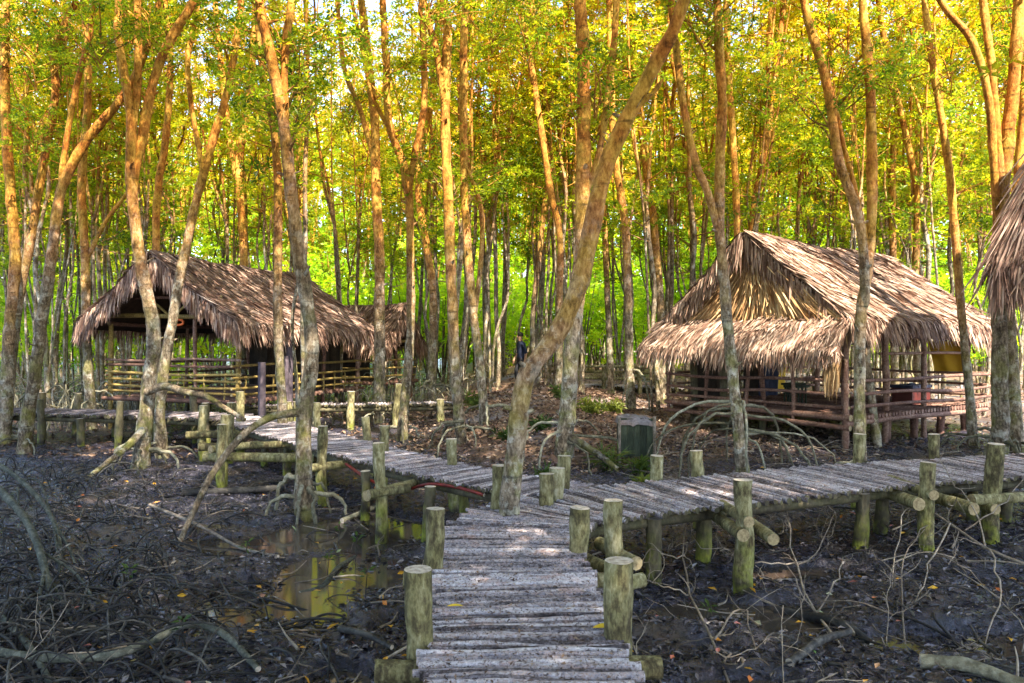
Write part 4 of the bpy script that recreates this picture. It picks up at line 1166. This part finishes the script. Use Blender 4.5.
for i in range(230):
    y = 4.6 * (13.5 / 4.6) ** random.random(); x = U(-.66, -.22) * y
    arch(mb, x, y, U(.3, 1.0), U(.02, .15), U(.006, .015))
for i in range(260):
    y = 5.2 * (14 / 5.2) ** random.random(); x = U(-.68, -.44 + .05 * random.random()) * y
    arch(mb, x, y, U(.25, .9), U(.08, .34), U(.005, .013))
for i in range(150):
    y = 4.6 * (14 / 4.6) ** random.random(); x = U(.28, .68) * y
    arch(mb, x, y, U(.3, .9), U(.02, .12), U(.006, .014))
tag(mb.build("root_tangle", M["wetroot"]), "thin dark roots looping over the wet mud", kind="stuff")
mb = MB()
for i in range(520):
    y = U(10.8, 16); x = U(.12, .62) * y
    if i > 330: y = 4.2 * (12 / 4.2) ** random.random(); x = U(-.62, .64) * y
    if abs(x - .05) < .75 and y < 7.5: continue
    a = U(0, 6.3); l = U(.15, .7); z0 = H(x, y)
    p = np.array([x, y, z0 + U(.0, .05)]); q = p + [math.cos(a) * l, math.sin(a) * l, U(0, .12)]
    tube(mb, catmull([p, (p + q) / 2 + RNG.normal(0, .03, 3), q], 6), [U(.006, .014), .004], 5, 0, None, random.random())
def kinked(mb, p, d, ln, r, depth):
    """one crooked twig that keeps forking"""
    pts = [p]; n = 5
    for i in range(n):
        d = d + RNG.normal(0, .28, 3); d = d / np.linalg.norm(d)
        q = pts[-1] + d * ln / n
        q[2] = max(q[2], H(q[0], q[1]) + .01); pts.append(q)
    tube(mb, pts, [r, r * .55], 5, 0, None, U(.3, 1), .1, 3)
    if depth:
        for i in (2, 3, 4):
            if random.random() < .75:
                e = d + RNG.normal(0, .75, 3); kinked(mb, pts[i], e / np.linalg.norm(e), ln * U(.35, .65), r * .6, depth - 1)


for i in range(46):
    y = 4.4 * (11.5 / 4.4) ** random.random(); x = U(.2, .68) * y
    if i > 30: x = U(-.66, -.16) * y
    e = np.array([U(-1, 1), U(-1, 1), U(.0, .5)]); kinked(mb, np.array([x, y, H(x, y)]), e / np.linalg.norm(e), U(.3, .8), U(.0035, .007), 2)
tag(mb.build("twig_litter", M["twig"]), "broken pale twigs strewn under the walkway and sunlit hut", kind="stuff")


def stick(name, label, cat, pts, r0, r1, m, forks=()):
    o = np.asarray(pts[0], float); mb = MB()
    tube(mb, catmull(pts, 30), [r0, (r0 * .6 + r1 * .4), r1], 9, 0, 1, U(.4, .9), .15, int(abs(o[0]) * 100), 9)
    for f, a, b in forks: tube(mb, catmull(f, 14), [a, b], 6, 0, None, .7, .1, 3)
    return tag(mb.build(name, [M[m], M["cut"]], None, tuple(o)), label, cat)


def gp_(u, v, dz=0.0):
    p = gx(u, v, 0); p[2] = H(p[0], p[1]) + dz
    return p


stick("fallen_branch", "long wavy branch lying along the near mud edge beside the walkway", "branch", [gp_(-40, 664, .1), gp_(30, 672, .09), gp_(105, 676, .10), gp_(150, 662, .12), gp_(190, 648, .13), gp_(225, 652, .09), gp_(258, 682, .03)], .032, .022, "mossroot")
stick("fallen_branch", "grey branch poking up diagonally at the lower corner of the mud", "branch", [gp_(-30, 618, .12), gp_(0, 634, .11), gp_(28, 660, .08), gp_(52, 690, .02)], .026, .02, "mossroot")
stick("fallen_branch", "thin straight brown pole lying slanted on the open mud", "branch", [gp_(150, 513, .06), gp_(200, 533, .08), gp_(240, 546, .06), gp_(278, 560, .03)], .022, .016, "twig")
stick("fallen_branch", "dark half-sunk log stretched along the mud under the walkway bend", "branch", [gp_(182, 497, .05), gp_(230, 495, .06), gp_(285, 493, .06)], .055, .045, "wetroot")
stick("fallen_branch", "smooth grey log resting in the lower corner under the eave side", "branch", [gp_(920, 672, .05), gp_(965, 678, .07), gp_(1010, 690, .06), gp_(1050, 706, .05)], .055, .045, "root")
stick("fallen_branch", "short dark log in the puddle by the walkway bend", "branch", [gp_(300, 588, .01), gp_(322, 582, .04), gp_(338, 566, .035), gp_(356, 552, .01)], .034, .020, "mossroot")
stick("fallen_branch", "dark crooked log beside the mossy post on the sunny side", "branch", [gp_(775, 607, .04), gp_(800, 612, .06), gp_(840, 628, .05), gp_(872, 640, .03)], .045, .03, "wetroot")
stick("fallen_branch", "bluish log slanting towards the lower edge beyond the thick front post", "branch", [gp_(790, 668, .03), gp_(820, 652, .06), gp_(850, 640, .05)], .035, .025, "wetroot")
stick("fallen_branch", "dark branch lying left of the front post", "branch", [gp_(340, 640, .03), gp_(365, 652, .07), gp_(392, 663, .05)], .03, .02, "wetroot")
stick("fallen_branch", "pale stick lying under the branching walkway", "branch", [gp_(342, 520, .03), gp_(360, 515, .05), gp_(385, 508, .04)], .035, .028, "root")
# bits of bark and leaf lying on the near decks
_s, q_, t_ = polyline([(.09, 2.8), (.085, 3.8), (.01, 5.4), (-.01, 6.5), (.2, 7.35), (.95, 8.0), (2.1, 8.55), (4.05, 9.45), (6.5, 10.25)], .012)
n = 1900; i = (len(q_) * RNG.random(n) ** 1.5).astype(int); w_ = RNG.uniform(-.5, .5, n)
c = q_[i] + np.stack([-t_[i][:, 1], t_[i][:, 0]], -1) * w_[:, None]; mb = MB()
flakes(mb, np.stack([c[:, 0], c[:, 1], np.full(n, DECK + .004)], -1), RNG.uniform(.012, .045, n), RNG.uniform(.006, .02, n), RNG.uniform(0, 6.3, n), RNG.normal(0, .2, n), RNG.random(n), .3, RNG.normal(0, .3, n))
tag(mb.build("deck_litter", M["brownlit"]), "crumbs of bark and leaf caught between the sticks of the walkway", kind="stuff")
# thick prop roots reaching in from the near left
for pts, r0, r1, lab, forks in (
        ([gp_(-60, 500, .75), gp_(-10, 530, .55), gp_(25, 556, .38), gp_(45, 595, .18), gp_(52, 630, -.02)], .048, .026, "thick bluish-grey stilt root arching down into the near mud", [([gp_(43, 590, .2), gp_(62, 612, .1), gp_(75, 634, -.05)], .018, .012), ([gp_(45, 595, .2), gp_(38, 620, .08), gp_(34, 640, -.05)], .018, .012), ([gp_(40, 578, .24), gp_(75, 590, .16), gp_(100, 610, -.03)], .018, .01)]),
        ([gp_(-60, 482, .8), gp_(0, 506, .5), gp_(35, 522, .35), gp_(56, 545, .18), gp_(62, 572, -.04)], .036, .022, "mossy stilt root arching behind the thick bluish one", [([gp_(50, 535, .22), gp_(70, 560, .08), gp_(80, 578, -.04)], .014, .01)]),
        ([gp_(18, 510, .04), gp_(20, 505, .22), gp_(38, 508, .34), gp_(52, 540, .22), gp_(62, 590, .0)], .014, .010, "thin looped root standing over the two thick stilt roots", [])):
    stick("stilt_root", lab, "root", pts, r0, r1, "mossroot", forks)
# bare twigs standing at the right
def twiggy(label, pts, r, forks):
    o = np.asarray(pts[0], float); mb = MB()
    def crook(P, a, b):
        P = catmull(P, 9); P[1:-1] += RNG.normal(0, .012, P[1:-1].shape); tube(mb, P, [a, b], 6, 0, None, U(.5, 1), .14, 3)
    r *= .8; crook(pts, r, r * .55)
    for f, a, b in forks: crook(f, a, b)
    for q in list(pts[1:]) + [f[-1] for f, a, b in forks]:
        for _ in range(2):
            e = RNG.normal(0, 1, 3) + [0, 0, .4]; kinked(mb, np.asarray(q, float), e / np.linalg.norm(e), U(.15, .4), r * .42, 1)
    tag(mb.build("bare_twig", M["twig"], None, tuple(o)), label, "twig")
twiggy("pale many-forked twig rising from the puddle beside the thick front post", [gp_(735, 690, .02), gp_(712, 650, .12), gp_(690, 620, .25), gp_(684, 590, .32), gp_(686, 565, .4)], .014,
       [([gp_(690, 618, .25), gp_(670, 615, .28), gp_(652, 612, .3)], .008, .004), ([gp_(684, 592, .32), gp_(668, 594, .38), gp_(650, 590, .4)], .008, .004), ([gp_(714, 652, .12), gp_(740, 640, .16), gp_(756, 662, .05)], .008, .005)])
twiggy("sprawling pale twig in front of the mossy post", [gp_(845, 655, .02), gp_(815, 615, .1), gp_(796, 585, .2), gp_(790, 560, .3), gp_(785, 535, .42)], .015,
       [([gp_(796, 583, .2), gp_(820, 570, .28), gp_(835, 545, .36)], .008, .004), ([gp_(795, 583, .2), gp_(760, 588, .2), gp_(728, 575, .24)], .008, .004), ([gp_(815, 618, .1), gp_(835, 600, .15), gp_(842, 583, .2)], .008, .005), ([gp_(728, 575, .24), gp_(700, 578, .3), gp_(690, 560, .34)], .005, .003)])
twiggy("drooping leafless branch beside the post nearest the eave", [gp_(1030, 600, .25), gp_(985, 585, .35), gp_(950, 565, .4), gp_(915, 545, .5), gp_(872, 528, .6)], .020,
       [([gp_(950, 565, .4), gp_(930, 590, .2), gp_(915, 610, .02)], .009, .005), ([gp_(985, 585, .35), gp_(975, 560, .5), gp_(955, 545, .6)], .009, .004), ([gp_(915, 545, .5), gp_(900, 565, .35), gp_(892, 600, .02)], .008, .004), ([gp_(990, 588, .33), gp_(1000, 615, .12), gp_(985, 640, .0)], .009, .005), ([gp_(965, 572, .38), gp_(1000, 560, .5), gp_(1020, 540, .6)], .008, .004)])
twiggy("thin forked twig under the shaded right walkway", [gp_(905, 640, .0), gp_(900, 600, .12), gp_(910, 575, .22), gp_(930, 555, .3)], .010, [([gp_(900, 600, .12), gp_(880, 585, .2), gp_(870, 570, .24)], .006, .003)])
# red hose under the branching walkway
stick("red_hose", "red hose sagging under the edge of the branching walkway", "hose", [px(346, 464, 11.0), px(368, 479, 10.4), px(392, 489, 10.0), px(410, 489, 9.75), px(428, 484, 9.5), px(450, 486, 9.25), px(468, 490, 9.0), px(484, 495, 8.8)], .019, .019, "redhose")
# leaf on the deck
for (u, v, lab) in ((605, 634, "big yellow leaf lying at the walkway's edge by the thick post"), (455, 612, "small brownish yellow leaf near the left side of the near deck")):
    p = gx(u, v, DECK); p[2] += .03; mb = MB(); nseg = 9
    t = np.linspace(0, 1, nseg); wv = .035 * np.sin(np.pi * t) ** .8 * (1 if "big" in lab else .6); Lf = .14 if "big" in lab else .1
    c = np.stack([p[0] + (t - .5) * Lf, p[1] + .02 * np.sin(t * 3), p[2] + .02 * (t - .5) ** 2], -1)
    v_ = np.concatenate([c + np.stack([0 * t, wv, .3 * wv], -1), c, c + np.stack([0 * t, -wv, .3 * wv], -1)])
    i = np.arange(nseg - 1); q = np.concatenate([np.stack([i, i + 1, i + nseg + 1, i + nseg], -1), np.stack([i, i + 1, i + nseg + 1, i + nseg], -1) + nseg])
    mb.add(v_, q); tag(mb.build("fallen_leaf", M["yellowleaf"], None, tuple(p)), lab, "leaf")

# dark green boarded box on the bank
b = np.array([(635 - CX) / F * 13.2, 13.2, .42]); wx = empty("boarded_box", b, "dark green boarded box heaped with soil at the bank's edge", "box")
mb = MB()
for i in range(5): box(mb, b + [-.21 + i * .105, -.18, .26], .1, .03, .62 + U(-.02, .02), 0, 0, random.random())
for i in range(4): box(mb, b + [-.25, -.11 + i * .11, .26], .03, .10, .62, 0, 0, random.random()); box(mb, b + [.25, -.11 + i * .11, .26], .03, .10, .62, 0, 0, random.random())
mb.build("plank_side", M["greenboard"], wx)
for sx in (-.285, .285):
    mb = MB(); tube(mb, [b + [sx, -.2, -.3], b + [sx, -.2, .2], b + [sx, -.2, .60]], .026, 8, 0, 1, .5, .1); mb.build("corner_post", [M["twig"], M["cut"]], wx)
mb = MB()
S, T = np.meshgrid(np.linspace(-1, 1, 22), np.linspace(-1, 1, 18), indexing="ij")
zz = .565 + .05 * (1 - S ** 2) * (1 - T ** 2) + .030 * vnoise(S * 5, T * 5, seed=8) - .10 * (np.maximum(abs(S), abs(T)) > .95)
i = np.arange(21)[:, None] * 18 + np.arange(17)[None]
mb.add(np.stack([b[0] + S * .30, b[1] + .03 + T * .25, b[2] + zz], -1).reshape(-1, 3), np.stack([i, i + 1, i + 19, i + 18], -1).reshape(-1, 4)); mb.build("soil_top", M["mud"], wx)


# low plants on the bank
def plant(u, v, y, n, h, label, hue, name="bank_plant", L=(.12, .22), W=(.03, .05)):
    h *= .78; p = px(u, v, y); p[2] = H(p[0], y); root = empty(name, p, label, "plant"); sm, cm = MB(), MB(); C = []
    for i in range(n):
        an = U(0, 6.3); e = np.array([math.cos(an) * U(.1, .75), math.sin(an) * U(.1, .6), U(.25, .8)]) * h; tube(sm, catmull([(0, 0, -.03), e * [.3, .3, .6], e], 6), [.007, .003], 4)
        C += [e, e * .75, e * .5 + [.03, .02, 0]]
    C = np.array(C); rosettes(cm, C, RNG.normal(0, .4, C.shape) + [0, 0, .8], 6, L, W, 0, np.clip(RNG.normal(hue, .12, len(C)), 0, 1))
    sm.build("stem", M["leaf_plant"], root, (0, 0, 0)); cm.build("foliage", M["leaf_plant"], root, (0, 0, 0))
plant(588, 404, 17.5, 14, .55, "yellow-green bush on top of the bank behind the upright trunk", .9)
plant(612, 398, 18.5, 14, .5, "pale green bush beyond the bank near the knotty trunk", .85)
plant(606, 440, 12.7, 10, .45, "grassy tuft between the upright trunk and boarded box", .6, L=(.2, .35), W=(.015, .025))
plant(560, 398, 19, 10, .5, "green bush left of the upright trunk on the bank", .5)
plant(541, 432, 14.5, 9, .4, "dark green sprig beside the leaning tree on the bank", .15)
plant(505, 432, 14.5, 8, .4, "dark leafy sprig on the bank slope near the flared trunk", .1)
plant(642, 452, 12.6, 7, .35, "small fresh plant growing against the boarded box", .6)
plant(478, 400, 19, 10, .7, "feathery green plant behind the rough brown trunk", .55)
plant(548, 460, 12.0, 8, .35, "straggly weed just behind the walkway fork", .4)
plant(640, 470, 11.5, 8, .3, "brownish weed tuft at the bank foot behind the walkway", .75)
plant(850, 455, 12.2, 8, .35, "green weed at the foot of the forked pale trunk", .35)
for i, (u, v, lab) in enumerate(((355, 560, "tiny seedling in the puddle straight below the red hose"), (338, 545, "tiny seedling nearest the stilt-rooted trunk on the mud"), (245, 575, "tiny seedling at the upper rim of the bright puddle"), (435, 575, "tall thin seedling left of the second post"),
                               (128, 595, "lone green seedling on the dark litter"), (180, 665, "seedling by the wavy fallen branch"), (327, 575, "tiny seedling by the short dark log"), (365, 600, "seedling pair on the mud left of the front post"), (706, 622, "small green seedling by the many-forked twig"))):
    p = gp_(u, v); root = empty("mangrove_seedling", p, lab, "plant"); sm, cm = MB(), MB(); h = U(.16, .3)
    tube(sm, [(0, 0, -.03), (.01, 0, h * .5), (.02, 0, h)], [.006, .004], 5); C = np.array([[.02, 0, h], [.015, 0, h * .8]])
    rosettes(cm, C, np.array([[0, 0, 1.], [.2, 0, .9]]), 4, (.06, .09), (.025, .035), 0, np.array([.35, .3]))
    sm.build("stem", M["wetroot"], root, (0, 0, 0)); cm.build("foliage", M["leaf_plant"], root, (0, 0, 0))


# ------------------------------------------------------------------ person walking far off
def person(x, y, z0, yaw):
    root = empty("person", (x, y, z0), "person in dark navy shirt and dark trousers walking beyond the bank", "person")
    J = {"pel": (0, 0, .90), "wst": (0, .01, 1.04), "chs": (0, .0, 1.26), "nck": (0, .0, 1.41), "jaw": (0, -.03, 1.47), "hd": (0, -.03, 1.56), "top": (0, -.02, 1.64),
         "shl": (-.17, 0, 1.36), "ell": (-.24, .04, 1.10), "wrl": (-.22, -.10, .90), "hal": (-.21, -.14, .83), "shr": (.17, 0, 1.36), "elr": (.24, .06, 1.10), "wrr": (.24, .02, .87), "har": (.24, .0, .79),
         "hpl": (-.09, 0, .86), "knl": (-.10, -.12, .48), "anl": (-.10, -.02, .08), "tol": (-.10, -.16, .03), "hpr": (.09, 0, .86), "knr": (.10, .02, .47), "anr": (.10, .20, .10), "tor": (.10, .08, .03)}
    R = {"pel": .125, "wst": .115, "chs": .135, "nck": .055, "jaw": .065, "hd": .082, "top": .055, "shl": .062, "ell": .042, "wrl": .030, "hal": .030, "shr": .062, "elr": .042, "wrr": .030, "har": .030,
         "hpl": .085, "knl": .058, "anl": .042, "tol": .032, "hpr": .085, "knr": .058, "anr": .042, "tor": .032}
    E = [("pel", "wst"), ("wst", "chs"), ("chs", "nck"), ("nck", "jaw"), ("jaw", "hd"), ("hd", "top"), ("chs", "shl"), ("shl", "ell"), ("ell", "wrl"), ("wrl", "hal"), ("chs", "shr"), ("shr", "elr"), ("elr", "wrr"), ("wrr", "har"),
         ("pel", "hpl"), ("hpl", "knl"), ("knl", "anl"), ("anl", "tol"), ("pel", "hpr"), ("hpr", "knr"), ("knr", "anr"), ("anr", "tor")]
    V = list(J.values()); ix = {k: i for i, k in enumerate(J)}; ed = [(ix[a], ix[b]) for a, b in E]; rad = [R[k] for k in J]
    for s, h in (("l", "hal"), ("r", "har")):                               # fingers
        hp = np.array(J[h]); sg = -1 if s == "l" else 1
        for f in range(4):
            a = hp + [sg * .004, -.024 + f * .016, -.035]; b_ = a + [0, -.004, -.045 + .006 * abs(f - 1)]
            i0 = len(V); V += [tuple(a), tuple(b_)]; rad += [.009, .007]; ed += [(ix[h], i0), (i0, i0 + 1)]
        i0 = len(V); V += [tuple(hp + [-sg * .01, -.045, -.02])]; rad += [.009]; ed += [(ix[h], i0)]
    me = bpy.data.meshes.new("body_cage"); me.from_pydata(V, ed, [])
    tmp = bpy.data.objects.new("body_cage", me); COL.objects.link(tmp)
    sk = tmp.modifiers.new("skin", "SKIN"); tmp.modifiers.new("sub", "SUBSURF").levels = 2
    for i, d in enumerate(me.skin_vertices[0].data):
        d.radius = (rad[i], rad[i]); d.use_root = (i == 0)
    dg = bpy.context.evaluated_depsgraph_get()
    bm = bpy.data.meshes.new_from_object(tmp.evaluated_get(dg)); bpy.data.objects.remove(tmp)
    bm.materials.clear()
    for m in ("skin", "shirt", "trousers", "hair"): bm.materials.append(M[m])
    for p in bm.polygons:
        c = p.center; p.use_smooth = True
        p.material_index = 0 if c.z > 1.42 or (abs(c.x) > .17 and c.z < 1.06) else 1 if c.z > .93 else 2 if c.z > .07 else 3
    body = bpy.data.objects.new("body", bm); COL.objects.link(body); body.parent = root
    mb = MB()
    S, T = np.meshgrid(np.linspace(0, 2 * np.pi, 17), np.linspace(0, 1.75, 8), indexing="ij")
    k = 1 - .22 * (np.sin(S) < -.25) * (T > 1.0)
    mb.add(np.stack([.092 * np.sin(T) * np.cos(S) * k, -.02 + .105 * np.sin(T) * np.sin(S) * k, 1.575 + .115 * np.cos(T)], -1).reshape(-1, 3),
           np.stack([(np.arange(16)[:, None] * 8 + np.arange(7)[None]) + d for d in (0, 1, 9, 8)], -1).reshape(-1, 4)); mb.build("hair", M["hair"], root, (0, 0, 0))
    mb = MB()
    for sx in (-.03, .03): box(mb, (sx, -.112, 1.565), .022, .012, .012)
    mb.build("eye", M["hair"], root, (0, 0, 0))
    mb = MB(); tube(mb, [(0, -.105, 1.575), (0, -.128, 1.545), (0, -.108, 1.535)], [.008, .014, .010], 6); mb.build("nose", M["skin"], root, (0, 0, 0))
    root.rotation_euler = (0, 0, yaw); return root


person(.26, 23.6, H(.26, 23.6) - .02, math.radians(-65))

# ------------------------------------------------------------------ light, camera
w = bpy.data.worlds.new("World"); SC.world = w; w.use_nodes = True
nt = w.node_tree; nt.nodes.clear()
sky = nt.nodes.new("ShaderNodeTexSky"); sky.sky_type = "NISHITA"; sky.sun_disc = False
EL, AZ = math.radians(50), math.radians(28)            # sun behind the viewer's right shoulder
sd = Vector((math.sin(AZ) * math.cos(EL), -math.cos(AZ) * math.cos(EL), math.sin(EL)))
sky.sun_elevation = EL; sky.sun_rotation = math.atan2(sd.x, sd.y)
bg = nt.nodes.new("ShaderNodeBackground"); bg.inputs[1].default_value = .15
ow = nt.nodes.new("ShaderNodeOutputWorld"); nt.links.new(sky.outputs[0], bg.inputs[0]); nt.links.new(bg.outputs[0], ow.inputs[0])
sl = bpy.data.lights.new("sun", "SUN"); sl.energy = 5.0; sl.angle = math.radians(.5); sl.color = (1, .88, .68)
so_ = bpy.data.objects.new("sun", sl); COL.objects.link(so_); so_.rotation_euler = (-sd).to_track_quat("-Z", "Y").to_euler(); so_.location = (10, -20, 30)
cam = bpy.data.cameras.new("camera"); cam.sensor_width = 36; cam.lens = F / 1024 * 36; cam.clip_end = 2000; cam.clip_start = .05
cam.shift_y = -(341.5 - HV) / 1024
co = bpy.data.objects.new("camera", cam); COL.objects.link(co); co.location = (0, 0, CZ); co.rotation_euler = (math.radians(90), 0, 0)
SC.camera = co
SC.view_settings.view_transform = "Standard"; SC.view_settings.look = "None"; SC.view_settings.gamma = 1; SC.view_settings.use_curve_mapping = False
SC.view_settings.exposure = 2.4
SC.cycles.max_bounces = 8; SC.cycles.transmission_bounces = 6; SC.cycles.diffuse_bounces = 4; SC.cycles.glossy_bounces = 2
SC.cycles.use_denoising = True
for o in bpy.data.objects:
    if "_o" in o: del o["_o"]
